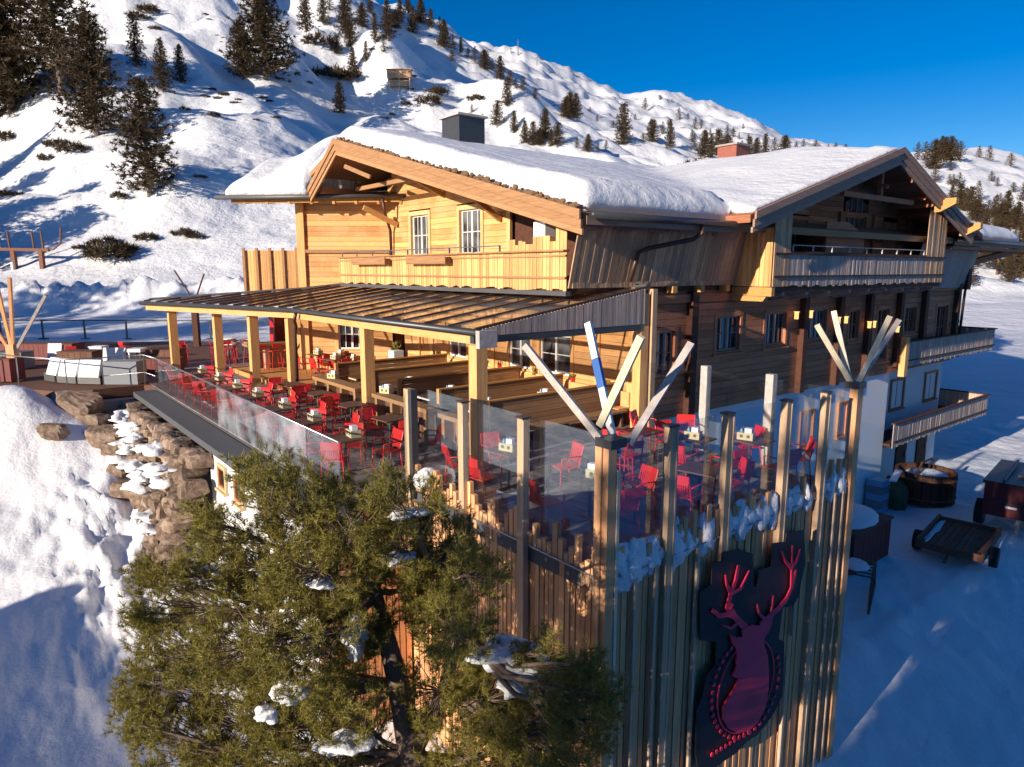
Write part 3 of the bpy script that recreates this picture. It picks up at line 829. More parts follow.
mb = MB(); mb.prism([(11.3, 5.85, 3.45), (11.3, 4.55, 3.45), (11.3, 4.55, 3.7), (11.3, 5.85, 3.7)], (.16, 0, 0)); mb.prism([(11.28, 5.85, 3.30), (11.28, 4.8, 3.30), (11.28, 4.7, 3.44), (11.28, 5.85, 3.44)], (.2, 0, 0))
part('bracket', mb, M['gold_x'], hotel, absolute=True)
mb = MB(); mb.box(11.4, 23.3, 4.62, 6.0, 3.55, 3.70); part('balcony_floor', mb, M['dark'], hotel, absolute=True)
for k in range(9):
    u = 12.2 + k * 1.35
    mb = MB(); mb.prism([(u, 6.0, 3.2), (u, 4.75, 3.45), (u, 4.75, 3.54), (u, 6.0, 3.54)], (.12, 0, 0)); part('balcony_bracket', mb, M['greybeam'], hotel, absolute=True)
wi = Wall((11.4, 6.1), (24.4, 6.1))
ops = [(3.0, 4.4, 4.1, 5.9), (6.7, 8.6, 3.9, 6.9), (9.9, 11.2, 3.8, 6.1)]
mb = MB(); hsiding(mb, wi, 0, 13, 3.7, 7.9, ops, .19, .04, lim=lambda z: ((max(0, (z - 5.98) / .2955), 13 - max(0, (z - 5.98) / .2955)) if z < 7.8 else None))
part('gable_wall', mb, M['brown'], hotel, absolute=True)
window(hotel, wi, .9, 2.5, 4.5, 5.85, M['greybeam'], M['brown'], cols=1, rows=1, curtain=1)
window(hotel, wi, 3.1, 4.3, 4.2, 5.8, M['brown'], M['brown'], cols=1, rows=2)
window(hotel, wi, 6.85, 8.45, 5.0, 6.1, M['brown'], M['brown'], cols=2, rows=1)
mb = MB()
mb.prism([wi.p(6.85, .0, 6.25), wi.p(8.45, 0, 6.25), wi.p(8.45, 0, 6.55), wi.p(7.65, 0, 6.85), wi.p(6.85, 0, 6.55)], tuple(wi.n * .02)); part('gable_window', mb, M['pane'], hotel, absolute=True)
mb = MB()
for q in (6.85, 7.25, 7.65, 8.05, 8.42): wbox(mb, wi, q - .03, q + .03, .022, .06, 6.25, 6.85 if q == 7.65 else (6.70 if q in (7.25, 8.05) else 6.55))
part('window_bars', mb, M['brown'], hotel, absolute=True)
mb = MB(); vboards(mb, wi, 9.95, 11.15, 3.8, 6.0, .15, .04); d = part('door', mb, M['brown'], hotel, absolute=True)
for q in (2.75, 6.45, 9.0, 12.0):
    mb = MB(); wbox(mb, wi, q - .07, q + .07, .04, .15, 3.7, 6.2); part('gable_post', mb, M['brown'], hotel, absolute=True)
mb = MB()   # carved wooden partition on the balcony
mb.prism([(15.2, 5.1, 3.7), (17.8, 5.1, 3.7), (17.8, 5.1, 5.2), (17.3, 5.1, 5.5), (16.6, 5.1, 5.75), (15.9, 5.1, 5.72), (15.2, 5.1, 5.72)], (0, .06, 0))
part('partition', mb, M['brown'], hotel, absolute=True)
# purlins and braces under the gable
for u in (17.87, 14.2, 21.6, 11.2, 24.2):
    z = zG(u) - .46
    mb = MB(); mb.prism([(u - .11, 4.4, z + .04), (u - .11, 4.4, z + .22), (u - .11, 7.0, z + .22), (u - .11, 7.0, z - .02), (u - .11, 4.5, z - .02)], (.22, 0, 0))
    pp = part('purlin', mb, M['brown_y'], hotel, absolute=True)
    if u in (21.6, 24.2):
        mb = MB(); mb.prism([(u - .13, 3.7, z + .04), (u - .13, 3.7, z + .25), (u - .13, 4.39, z + .25), (u - .13, 4.39, z - .22), (u - .13, 4.2, z - .22)], (.26, 0, 0)); part('beam_end', mb, M['gold_x'], pp, absolute=True)  # gold colour paints the sunlight on these two purlin ends
mb = MB(); mb.beam((15.3, 4.75, 6.55), (20.4, 4.75, 6.55), .14, .16); part('collar_beam', mb, M['brown'], hotel, absolute=True)
mb = MB(); mb.beam((17.87, 4.75, 6.6), (17.87, 4.75, 7.5), .14, .14); mb.beam((17.87, 4.5, 6.9), (17.87, 5.6, 7.4), .1, .1); part('king_post', mb, M['brown_y'], hotel, absolute=True)
for u in (13.0, 14.6, 16.2, 19.5, 21.1, 22.7):
    z = zG(u) - .34
    mb = MB(); mb.beam((u, 4.4, z), (u, 6.2, z), .1, .13); part('rafter', mb, M['brown_y'], hotel, absolute=True)

# --- roofs
mb = MB()
mb.prism([(4.2, 4.85, 5.42 - .20), (4.2, 17.08, 8.40), (4.2, 17.08, 8.59), (4.2, 4.85, 5.42)], (29.2, 0, 0))
mb.prism([(4.2, 17.083, 8.40), (4.2, 19.6, 7.65), (4.2, 19.6, 7.84), (4.2, 17.083, 8.59)], (29.2, 0, 0))
mb.prism([(6.3, 19.603, 7.65), (6.3, 21.6, 7.05), (6.3, 21.6, 7.23), (6.3, 19.603, 7.84)], (27, 0, 0))
roof = part('roof', mb, M['barge'], hotel, absolute=True)
mb = MB()
for sgn in (1, -1):
    e = 17.87 - 8.27 * sgn
    mb.prism([(e, 4.25, 5.40), (17.87 - .003 * sgn, 4.25, 7.84), (17.87 - .003 * sgn, 4.25, 8.04), (e, 4.25, 5.60)], (0, 10.9, 0))
roof2 = part('gable_roof', mb, M['brown_y'], hotel, absolute=True)
# bargeboards, stacked like the carved originals
def barge(mb, p0, p1, nrm, h=.42, t=.06, drop=.0, step=(.0, .05)):
    p0 = Vector(p0); p1 = Vector(p1); nrm = Vector(nrm)
    for k, (dz0, dz1, o) in enumerate(((.10, -.10, .12), (-.104, -.30, .075), (-.304, -.44, .03))):
        a0 = p0 + nrm * o; a1 = p1 + nrm * o
        mb.prism([a0 + Vector((0, 0, dz0)), a1 + Vector((0, 0, dz0)), a1 + Vector((0, 0, dz1)), a0 + Vector((0, 0, dz1))], tuple(nrm * t))
mb = MB(); barge(mb, (4.2, 4.8, 5.38), (4.2, 17.08, 8.57), (-1, 0, 0)); part('bargeboard', mb, M['barge'], hotel, absolute=True)
mb = MB(); barge(mb, (4.2, 17.085, 8.57), (4.2, 19.5, 7.15), (-1, 0, 0)); part('bargeboard', mb, M['barge'], hotel, absolute=True)
mb = MB(); barge(mb, (9.6, 4.25, 5.58), (17.87, 4.25, 8.02), (0, -1, 0)); part('bargeboard', mb, M['barge_x'], hotel, absolute=True)
mb = MB(); barge(mb, (17.875, 4.25, 8.02), (24.8, 4.25, 5.62), (0, -1, 0)); part('bargeboard', mb, M['barge_x'], hotel, absolute=True)
# purlins under the front gable and its brackets
for v in (16.9, 13.2, 9.4, 6.4, 19.0):
    z = (zF(v) if v < 17.1 else 7.45) - .42
    mb = MB(); mb.box(4.35, 7.1, v - .1, v + .1, z - .02, z + .2); p_ = part('purlin', mb, M['barge'], hotel, absolute=True)
mb = MB(); mb.beam((4.35, 16.9, 7.75), (4.9, 16.1, 7.35), .12, .14)
mb.beam((5.6, 12.8, 7.2), (5.6, 18.6, 7.2), .12, .14); part('gable_truss', mb, M['barge'], hotel, absolute=True)
mb = MB(); mb.beam((6.9, 14.6, 6.75), (5.7, 14.6, 7.25), .12, .16); part('brace', mb, M['gold_x'], hotel, absolute=True)
mb = MB(); mb.beam((6.9, 17.9, 5.9), (5.6, 18.1, 6.5), .14, .18); part('brace', mb, M['gold_x'], hotel, absolute=True)
mb = MB(); mb.beam((6.9, 11.35, 5.75), (5.9, 11.35, 6.35), .12, .16); part('brace', mb, M['gold_x'], hotel, absolute=True)
# eave fascia + gutter along the right side
mb = MB(); mb.box(4.25, 9.75, 4.80, 4.848, 5.17, 5.36); part('fascia', mb, M['barge_x'], hotel, absolute=True)
mb = MB(); mb.box(24.9, 33.4, 4.80, 4.848, 5.17, 5.36); part('fascia', mb, M['barge_x'], hotel, absolute=True)
for a, b in ((4.3, 9.65), (24.9, 33.4)):
    mb = MB(); mb.tube([(a, 4.70, 5.38), (b, 4.70, 5.38)], .085, 10)
    part('gutter', mb, M['metal'], hotel, absolute=True, smooth=True)
mb = MB(); vboards(mb, Wall((4.25, 5.3), (9.7, 5.3)), 0, 5.45, lambda s: 5.13 + .05 * math.cos(s * 5.2), 5.22, .2, .03, jit=.0); part('scalloped_trim', mb, M['barge_x'], hotel, absolute=True)
mb = MB(); mb.box(24.9, 33.4, 4.86, 6.4, 5.02, 5.14); mb.beam((29.3, 5.9, 4.4), (33.0, 5.0, 5.1), .25, .25); part('soffit', mb, M['brown'], hotel, absolute=True)
mb = MB(); mb.tube([(8.2, 4.7, 5.35), (8.25, 4.72, 5.1), (8.1, 4.9, 4.95), (6.95, 5.35, 4.72), (6.7, 5.45, 4.62), (6.55, 5.6, 3.9)], .06, 8); part('downpipe', mb, M['copper'], hotel, absolute=True, smooth=True)
mb = MB(); mb.tube([(29.5, 5.5, 5.2), (29.45, 5.6, 4.6), (29.4, 5.75, 3.2), (29.35, 5.8, .2)], .06, 8); part('downpipe', mb, M['copper'], hotel, absolute=True, smooth=True)
# pent roof of the angled wing
PX = lambda x, y, z: (Vector((x, y, z)) - OO)
def wuv(x, y, z):
    a, b = toUV(x, y); return (a, b, z)
mb = MB()
mb.add([wuv(-11.1, 26.75, 6.86), wuv(-3.9, 26.85, 6.93), wuv(-3.9, 28.4, 7.32), wuv(-11.1, 28.9, 7.4),
        wuv(-11.1, 26.75, 6.93), wuv(-3.9, 26.85, 7.0), wuv(-3.9, 28.4, 7.39), wuv(-11.1, 28.9, 7.47)], [(0, 3, 2, 1), (4, 5, 6, 7), (0, 1, 5, 4), (1, 2, 6, 5), (2, 3, 7, 6), (3, 0, 4, 7)])
part('pent_roof', mb, M['sheet'], hotel, absolute=True)
mb = MB(); mb.tube([wuv(-11.2, 26.68, 6.88), wuv(-3.85, 26.78, 6.96)], .085, 10); part('gutter', mb, M['sheet'], hotel, absolute=True, smooth=True)
mb = MB(); mb.beam(wuv(-10.7, 26.95, 6.76), wuv(-4.0, 27.0, 6.82), .08, .14)
for k in range(8): mb.beam(wuv(-10.2 + k * .85, 26.9, 6.72), wuv(-10.2 + k * .85, 28.0, 6.86), .1, .12)
part('eave_beam', mb, M['gold_x'], hotel, absolute=True)
mb = MB(); mb.tube([wuv(-4.9, 26.75, 6.85), wuv(-4.85, 26.9, 6.3), wuv(-4.75, 27.4, 5.7), wuv(-4.75, 27.55, 3.9)], .06, 8); part('downpipe', mb, M['copper'], hotel, absolute=True, smooth=True)

# --- lower balconies of the right side
for zt, zb, u0, u1, lab in ((1.26, .25, 23.4, 33.7, 'weathered upper balcony wrapped round the far corner'), (-2.1, -3.1, 22.95, 33.8, 'snow-edged lower balcony over the basement doors')):
    w_ = Wall((u0, 5.7), (u1, 5.7))
    mb = MB(); vboards(mb, w_, 0, u1 - u0, lambda s: zb + .03 * math.cos(s * 42), zt, .12, .03)
    vboards(mb, Wall((u1, 5.7), (u1, 9.7)), 0, 4.0, zb, zt, .12, .03)
    part('balcony_railing', mb, M['grey'], hotel, absolute=True, label=lab)
    mb = MB(); mb.box(u0 - .05, u1 + .1, 5.59, 5.75, zt + .002, zt + .05); mb.box(u1 - .06, u1 + .1, 5.753, 9.7, zt + .002, zt + .05); wbox(mb, w_, 0, u1 - u0, .045, .08, zb + .22, zb + .27)
    part('rail_board', mb, M['dark'], hotel, absolute=True)
    mb = MB(); mb.box(u0, u1, 5.75, 9.7, zb + .03, zb + .14)
    for k in range(7): mb.prism([(u0 + .5 + k * 1.4, 5.8, zb - .08), (u0 + .5 + k * 1.4, 5.8, zb + .02), (u0 + .5 + k * 1.4, 7.2, zb + .02), (u0 + .5 + k * 1.4, 7.2, zb - .3)], (.16, 0, 0))
    part('balcony_floor', mb, M['dark'], hotel, absolute=True)

# --- chimneys
mb = MB(); mb.box(8.9, 10.1, 16.5, 17.7, 8.4, 10.0); ch = part('chimney', mb, M['metal'], hotel, absolute=True, label='dark metal-clad chimney on the front ridge')
mb = MB(); mb.box(8.8, 10.2, 16.4, 17.8, 10.003, 10.08); part('chimney_cap', mb, M['greybeam'], ch, absolute=True)
mb = MB(); mb.blob((9.3, 17.4, 10.14), (.35, .3, .14), 3, 8); part('chimney_snow', mb, M['snow_soft'], ch, absolute=True, smooth=True)
mb = MB(); mb.box(26.9, 28.1, 16.5, 17.7, 8.4, 10.85); ch = part('chimney', mb, M['brick'], hotel, absolute=True, label='red brick chimney behind the snowy ridge')
mb = MB(); mb.box(26.8, 28.2, 16.4, 17.8, 10.853, 10.95); part('chimney_cap', mb, M['concrete'], ch, absolute=True)

# --- snow on the roofs
def roof_snow():
    du = .17; us = np.arange(3.0, 33.4, du); vs = np.arange(3.8, 24.6, du)
    U_, V_ = np.meshgrid(us, vs, indexing='ij')
    zf = np.where(V_ < 17.08, 8.59 - .2582 * (17.08 - V_), 8.59 - .30 * (V_ - 17.08))
    YW0 = OO.y + U_ * UX.y + V_ * VX.y
    zg = 8.04 - .2955 * np.abs(U_ - 17.87)
    ing = (np.abs(U_ - 17.87) < 8.1) & (V_ > 4.3)
    lim0 = 4.22 - np.clip((V_ - 19.2) * .42, 0, 1.5)
    XW = OO.x + U_ * UX.x + V_ * VX.x; YW = OO.y + U_ * UX.y + V_ * VX.y
    wing = (V_ > 19.0) & (YW > 26.3) & (XW < -6.7)
    dW = np.minimum.reduce([YW - 26.85, XW + 10.95, 26.0 - V_])
    dF = np.minimum.reduce([U_ - 4.22, 33.3 - U_, V_ - 4.86, 25.2 - V_])
    dW = np.minimum(dW, (-7.7 - XW) + np.clip(YW - 27.3, 0, 9) * 3)
    dF = np.minimum(dF, 20.6 - V_)
    dG = np.minimum.reduce([8.2 - np.abs(U_ - 17.87), V_ - 4.28])
    dG = np.where(V_ < 15, dG, -1)
    wob = .10 * fbm(U_ * 1.5, V_ * 1.5, 3)
    isG = ing & (zg > zf - .05) & (dG > 0)
    base = np.where(isG, np.maximum(zg, np.where(dF > 0, zf, -9)), zf)
    # blend valleys
    d = np.maximum(dF, np.where(isG, dG, -1)) + wob
    th = .62 * np.sqrt(np.clip(d / .55, 0, 1)) * (1 + .25 * fbm(U_ * .3, V_ * .3, 3))
    nearG = isG & (V_ < 7.5)
    th = np.where(nearG, np.minimum(th, .10 + .16 * np.clip(V_ - 4.28, 0, 3)), th)
    th = th + .13 * fbm(U_ * .9, V_ * .9, 4) * (d > .2)
    # snow slides lumping over the right eave
    th = th + .22 * np.exp(-((V_ - 5.9) / .9) ** 2) * (U_ < 11) * (U_ > 4.6) * (.5 + fbm(U_ * .8, V_ * .8, 3)) 
    k = np.ones((3, 3)) / 9
    S_ = base + th
    sm = S_.copy()
    for _ in range(5):
        p = np.pad(sm, 1, mode='edge')
        sm = sum(p[i:i + S_.shape[0], j:j + S_.shape[1]] for i in range(3) for j in range(3)) / 9
    inner = d > .8
    S_ = np.where(inner, np.maximum(sm, base + .15), S_)
    ok = d > .015
    idx = -np.ones(U_.shape, int); idx[ok] = np.arange(ok.sum())
    n = ok.sum()
    top = np.stack([U_[ok], V_[ok], S_[ok]], 1); bot = np.stack([U_[ok], V_[ok], base[ok] + .012], 1)
    a, b, c, e = idx[:-1, :-1], idx[1:, :-1], idx[1:, 1:], idx[:-1, 1:]
    q = (a >= 0) & (b >= 0) & (c >= 0) & (e >= 0)
    F = np.stack([a[q], b[q], c[q], e[q]], 1)
    faces = [tuple(f) for f in F] + [tuple(int(i) + n for i in f[::-1]) for f in F]
    from collections import Counter
    ed = Counter(); orient = {}
    for f in F:
        for i in range(4):
            p, r = int(f[i]), int(f[(i + 1) % 4]); kx = (min(p, r), max(p, r)); ed[kx] += 1; orient[kx] = (p, r)
    for kx, cnt in ed.items():
        if cnt == 1:
            p, r = orient[kx]; faces.append((r, p, p + n, r + n))
    mb = MB(); mb.v = [tuple(x) for x in np.vstack([top, bot])]; mb.f = [tuple(int(i) for i in f) for f in faces]
    o = single('roof_snow', mb, M['snow_soft'], 'thick white blanket of snow lying over the lodge roof', 'snow', (7.6, 6.0, 5.0), absolute=True, smooth=True, kind='stuff')
roof_snow()
def wing_snow():
    xs = np.arange(-11.0, -5.0, .12); ys = np.arange(26.75, 31.5, .12); X, Y = np.meshgrid(xs, ys, indexing='ij')
    uu = (X - OO.x) * UX.x + (Y - OO.y) * UX.y
    lim = -7.75 + np.clip(Y - 27.0, 0, 5) * 1.15
    d = np.minimum.reduce([X + 10.93, Y - 26.83, lim - X]) + .05 * fbm(X * 1.5, Y * 1.5, 3)
    base = 6.94 + .235 * (Y - 26.75) + .0 * X
    rise = .95 * smooth(-9.6, -7.3, X) + .16 * np.clip(Y - 27.2, 0, 3)
    th = (.60 + .06 * fbm(X, Y, 3)) * np.sqrt(np.clip(d / .5, 0, 1)) + rise * np.clip(d / .6, 0, 1)
    ok = d > .01; idx = -np.ones(X.shape, int); idx[ok] = np.arange(ok.sum()); n = int(ok.sum())
    UU = (X - OO.x) * UX.x + (Y - OO.y) * UX.y; VV = (X - OO.x) * VX.x + (Y - OO.y) * VX.y
    mb = MB(); mb.v = [tuple(q) for q in np.stack([UU[ok], VV[ok], (base + th)[ok]], 1)] + [tuple(q) for q in np.stack([UU[ok], VV[ok], base[ok] + .01], 1)]
    a, b, c, e = idx[:-1, :-1], idx[1:, :-1], idx[1:, 1:], idx[:-1, 1:]; q = (a >= 0) & (b >= 0) & (c >= 0) & (e >= 0)
    F = [tuple(int(i) for i in f) for f in np.stack([a[q], b[q], c[q], e[q]], 1)]
    ed = {}
    for f in F:
        for i in range(4):
            p, r = f[i], f[(i + 1) % 4]; ed.setdefault((min(p, r), max(p, r)), []).append((p, r))
    mb.f = F + [tuple(i + n for i in f[::-1]) for f in F] + [(v[0][1], v[0][0], v[0][0] + n, v[0][1] + n) for v in ed.values() if len(v) == 1]
    single('roof_snow', mb, M['snow_soft'], 'snow slab on the low roof of the angled left wing', 'snow', (3.0, 21.5, 6.9), absolute=True, smooth=True)
wing_snow()
# ragged turf/shingle edge under the snow along the front barge
mb = MB()
for i in range(150):
    v = random.uniform(5.0, 16.9); mb.blob((4.12 + random.uniform(-.04, .06), v, zF(v) + random.uniform(.03, .14)), (.05, random.uniform(.05, .16), random.uniform(.03, .08)), i, 4, .5)
for i in range(25):
    v = random.uniform(18.6, 19.8); mb.blob((4.15, v, 8.57 - .588 * (v - 17.08) + .1), (.08, .12, .08), i, 4, .5)
part('roof_edge_turf', mb, M['thatch'], hotel, absolute=True)

# hanging white lantern at the balcony corner
lan = thing('hanging_lantern', 'square white paper-like lantern hanging over the balcony corner boards', 'lantern', (4.95, 7.0, 5.0))
mb = MB(); mb.box(4.78, 5.12, 6.78, 7.22, 5.0, 5.36); part('lantern_body', mb, M['paper'], lan, absolute=True)
mb = MB(); mb.tube([(4.95, 7.0, 5.36), (4.95, 7.0, 5.75)], .01, 5); part('cord', mb, M['metal'], lan, absolute=True)
# ------------------------------------------------------------------ terrace deck
def deckpoly(pts, z0, z1, mb): mb.prism([(a, b, z0) for a, b in pts], (0, 0, z1 - z0))
def uvp(x, y): return toUV(x, y)
mb = MB()
deckpoly([(-.0, .1), (6.9, .1), (6.9, 5.95), (7.58, 5.95), (7.58, 18.7), (4.2, 21.0), (5, 34), (-1.2, 34), (-1.42, 21), (-1.42, 5.3), (0, 5.3)], -.30, -.05, mb)
single('terrace_slab', mb, M['dkgrey'], 'dark concrete slab carrying the restaurant terrace', 'terrace', (0, 0, -.3), absolute=True, kind='structure')
mb = MB()
# deck planks
w0 = 0.0
u = -1.40
while u < 7.55:
    e = u + .14
    lo = 5.32 if u < 0 else (.12 if u < 6.75 else 5.97)
    hi = 18.6 if u > 4.3 else 27
    if u > 7.0: hi = 18.6
    y = lo
    while y < hi - .1:
        y2 = min(hi, y + random.uniform(2.5, 4.5))
        mb.box(u + .004, e - .004, y, y2 - .005, -.045 + random.uniform(-.002, .002), 0)
        y = y2
    u = e
single('terrace_deck', mb, M['deck'], 'weathered grey plank deck of the restaurant terrace', 'deck', (0, 0, 0), absolute=True, kind='structure')
mb = MB()
pts = [uvp(-12.6, 24.9), uvp(-13.6, 25.0), uvp(-15.45, 23.5), uvp(-18.2, 24.4), uvp(-30, 29), uvp(-33, 40.5), uvp(-12, 40.5), uvp(-6, 32)]
deckpoly(pts, -.35, -.012, mb)
single('outer_terrace_floor', mb, M['table_dk'], 'dark wet floor of the outer terrace left of the porch', 'terrace', (0, 20, -.3), absolute=True, kind='structure')

# raised platform by the bar
mb = MB()
deckpoly([(1.9, 17.3), (5.0, 17.3), (5.0, 20.0), (3.9, 21.2), (3.0, 23.5), (1.9, 23.5)], .003, .18, mb)
pf = single('bar_platform', mb, M['gold_x'], 'low golden wooden platform in front of the bar counter', 'platform', (1.9, 17.3, 0), absolute=True)

# ------------------------------------------------------------------ tower facade of slats
tower = thing('slatted_tower', 'tall terrace substructure clad in uneven upright wooden slats', 'tower', (0, 0, -8.5))
mb = MB(); mb.box(.22, 6.85, .22, 5.3, -9, -.31); part('tower_core', mb, M['table_dk'], tower, absolute=True)
mb = MB()
def slats(w, L, skip=()):
    s = .05
    while s < L:
        wd = random.uniform(.075, .11); dep = random.choice([.05, .06, .07])
        top = random.choice([.08, .15, .22, .30, .38, .48, .55]) * random.uniform(.8, 1.1)
        if any(a < s + wd / 2 < b for a, b in skip): top = -.02
        wbox(mb, w, s, s + wd, -.16, -.07 + dep, -9, -.03)
        if top > 0: wbox(mb, w, s, s + wd, -.04, .035, -.03, top)
        s += wd + random.uniform(.015, .028)
wR = Wall((0, 0), (6.98, 0)); wL = Wall((0, 0), (0, 5.4), flip=True)
slats(wR, 6.95); slats(wL, 5.3)
wE = Wall((-2.0, 5.36), (-.02, 5.36))
s = .03
while s < 1.9:
    wbox(mb, wE, s, s + .11, .0, .04, -8.5, -.33); s += .14
part('cladding', mb, M['slat'], tower, absolute=True)
mb = MB(); wbox(mb, wR, .1, 6.97, -.02, .055, -.035, -.01); wbox(mb, wL, .1, 5.35, -.02, .055, -.035, -.01); part('edge_trim', mb, M['steel'], tower, absolute=True)
mb = MB(); mb.box(6.86, 6.97, .03, 5.9, -9, -.32); part('end_panel', mb, M['slat'], tower, absolute=True)
# tall posts
tall = [(1.26, 0), (2.65, 0), (4.36, 0), (5.69, 0), (0, 1.73), (0, 3.35)]
PB_ = {1.26: -9, 2.65: -.62, 4.36: -.75, 5.69: -9}
for i, (u, v) in enumerate(tall):
    mb = MB()
    if v == 0: mb.box(u - .065, u + .065, -.095, .03, PB_[u], 1.97)
    else: mb.box(-.11, .02, v - .065, v + .065, -6.5, 1.97)
    p_ = part('post', mb, M['post'], tower, absolute=True)
    mb = MB()
    if v == 0: mb.box(u + .067, u + .10, -.105, -.0, PB_[u], 1.95)
    else: mb.box(-.12, -.02, v - .10, v - .067, -6.5, 1.95)
    part('edge_batten', mb, M['paleedge'], p_, absolute=True)
    mb = MB()
    if v == 0: mb.box(u - .09, u + .09, -.12, .05, 1.972, 2.0)
    else: mb.box(-.135, .04, v - .09, v + .09, 1.972, 2.0)
    part('post_cap', mb, M['metal'], p_, absolute=True)
for u, z0, z1 in ((.55, -9, -.06), (1.0, -9, -.06), (2.0, -9, -.06), (4.9, -9, -3.0), (5.05, -2.6, -1.55), (6.3, -9, -.06), (6.62, -9, -.06)):
    mb = MB(); mb.box(u - .028, u + .028, -.088, -.03, z0, z1); part('pale_batten', mb, M['paleedge'], tower, absolute=True)
# corner posts
mb = MB(); mb.box(-.12, .0, -.0, .12, -9, 1.9); mb.box(-.09, .07, -.10, -.003, -9, 1.93); part('corner_post', mb, M['slat'], tower, absolute=True)
mb = MB(); mb.box(.085, .14, -.11, -.02, -8.9, 1.55); part('corner_batten', mb, M['planed'], tower, absolute=True)
mb = MB(); mb.box(6.82, 6.98, -.10, .06, -9, 2.0); part('corner_post', mb, M['slat'], tower, absolute=True)
mb = MB(); mb.box(6.985, 7.04, -.10, .0, -9, 2.0); part('corner_batten', mb, M['post'], tower, absolute=True)
mb = MB(); mb.box(-.09, .03, 5.14, 5.30, -2, 1.95); part('post', mb, M['post'], tower, absolute=True)
mb = MB(); mb.box(-.09, .05, 5.02, 5.135, -.2, 1.95); part('steel_post', mb, M['metal'], tower, absolute=True)

# deer emblem: traced panel and figure, built at their real size on the slats
BOARD= [(2.037, -1.583), (1.969, -0.749), (2.27, -0.712), (2.259, -0.347), (2.538, -0.388), (2.545, -0.249), (2.99, -0.307), (3.389, -0.499), (3.492, -1.116), (3.578, -1.142), (3.591, -0.854), (4.026, -0.9), (3.977, -0.465), (4.411, -0.55), (4.437, -0.388), (5.037, -0.483), (5.176, -1.168), (5.072, -1.495), (5.054, -1.738), (4.856, -1.896), (4.492, -1.82), (4.464, -1.973), (4.422, -2.408), (4.624, -2.535), (4.675, -3.367), (4.685, -3.656), (4.449, -3.869), (4.186, -4.008), (3.902, -4.104), (3.571, -4.075), (3.259, -4.147), (2.95, -4.132), (2.602, -4.127), (2.159, -3.94), (2.059, -3.559), (2.042, -2.8), (2.174, -2.609), (2.26, -2.273), (2.495, -2.166), (2.482, -1.767)]
BODY= [(2.804, -1.733), (2.971, -1.841), (3.156, -1.894), (3.104, -1.761), (3.244, -1.746), (3.432, -1.772), (3.652, -1.86), (3.835, -1.863), (4.06, -1.813), (4.055, -1.97), (3.98, -2.091), (3.854, -2.153), (3.846, -2.283), (3.984, -2.547), (4.061, -2.847), (4.092, -3.133), (4.075, -3.402), (4.028, -3.589), (3.803, -3.782), (3.546, -3.817), (3.221, -3.724), (2.895, -3.483), (2.715, -3.233), (2.679, -3.024), (2.807, -2.911), (2.996, -2.795), (3.124, -2.653), (2.933, -2.539), (3.019, -2.38), (3.02, -2.163), (2.988, -2.037), (2.858, -1.902)]
ANT= {'L0': [(3.268, -1.78), (3.07, -1.611), (2.875, -1.421), (2.713, -1.343), (2.462, -1.285), (2.265, -1.125)], 'L1': [(2.875, -1.421), (2.682, -1.199), (2.76, -0.992), (2.879, -0.803), (2.935, -0.558)], 'L2': [(2.76, -0.992), (2.63, -0.808), (2.577, -0.625)], 'L3': [(2.78, -0.998), (3.033, -0.99), (3.25, -0.745)], 'L4': [(3.028, -1.584), (2.814, -1.624), (2.533, -1.467)], 'L5': [(2.462, -1.285), (2.365, -1.229)], 'L6': [(2.744, -1.256), (2.818, -1.218), (2.693, -1.105)], 'R0': [(3.675, -1.881), (3.948, -1.802), (4.276, -1.737), (4.517, -1.639), (4.66, -1.468), (4.764, -1.161)], 'R1': [(4.66, -1.468), (4.613, -1.078), (4.583, -0.647)], 'R2': [(4.613, -1.078), (4.383, -0.896), (4.244, -0.676)], 'R3': [(4.621, -1.054), (4.766, -0.988), (4.859, -0.785)], 'R4': [(3.991, -1.79), (4.041, -1.635), (4.04, -1.424)], 'R5': [(3.864, -1.827), (3.63, -1.645), (3.544, -1.424)]}
RING= [(4.168, -3.373), (4.094, -3.484), (4.002, -3.58), (3.894, -3.658), (3.774, -3.715), (3.646, -3.752), (3.512, -3.766), (3.376, -3.759), (3.243, -3.73), (3.114, -3.681), (2.994, -3.614), (2.884, -3.531), (2.788, -3.433), (2.707, -3.324), (2.643, -3.205), (2.596, -3.081), (2.568, -2.953), (2.56, -2.824), (2.57, -2.698), (2.6, -2.576), (2.648, -2.462), (2.713, -2.358), (2.794, -2.266), (2.889, -2.189), (2.997, -2.127), (3.115, -2.084), (3.24, -2.059), (3.371, -2.055), (3.503, -2.071), (3.634, -2.108), (3.761, -2.165), (3.88, -2.241), (3.987, -2.335), (4.08, -2.444), (4.157, -2.566), (4.214, -2.698), (4.25, -2.836), (4.264, -2.976), (4.254, -3.115), (4.222, -3.248)]
BEADS= [(4.37, -3.494), (4.287, -3.615), (4.18, -3.718), (4.053, -3.798), (3.91, -3.854), (3.755, -3.885), (3.594, -3.891), (3.429, -3.872), (3.266, -3.829), (3.108, -3.763), (2.96, -3.678), (2.824, -3.576), (2.704, -3.458), (2.601, -3.33), (2.518, -3.192), (2.456, -3.05), (2.416, -2.905), (2.399, -2.761), (2.405, -2.621), (2.433, -2.487), (2.483, -2.363), (2.554, -2.252), (2.645, -2.154), (2.753, -2.074), (2.878, -2.012), (3.015, -1.97), (4.382, -2.729), (4.435, -2.888), (4.461, -3.048), (4.459, -3.206), (4.428, -3.356), (2.488, -3.79), (2.615, -3.799), (2.743, -3.807), (2.873, -3.816), (3.004, -3.824), (3.138, -3.833), (3.273, -3.842), (3.411, -3.851), (3.55, -3.86)]
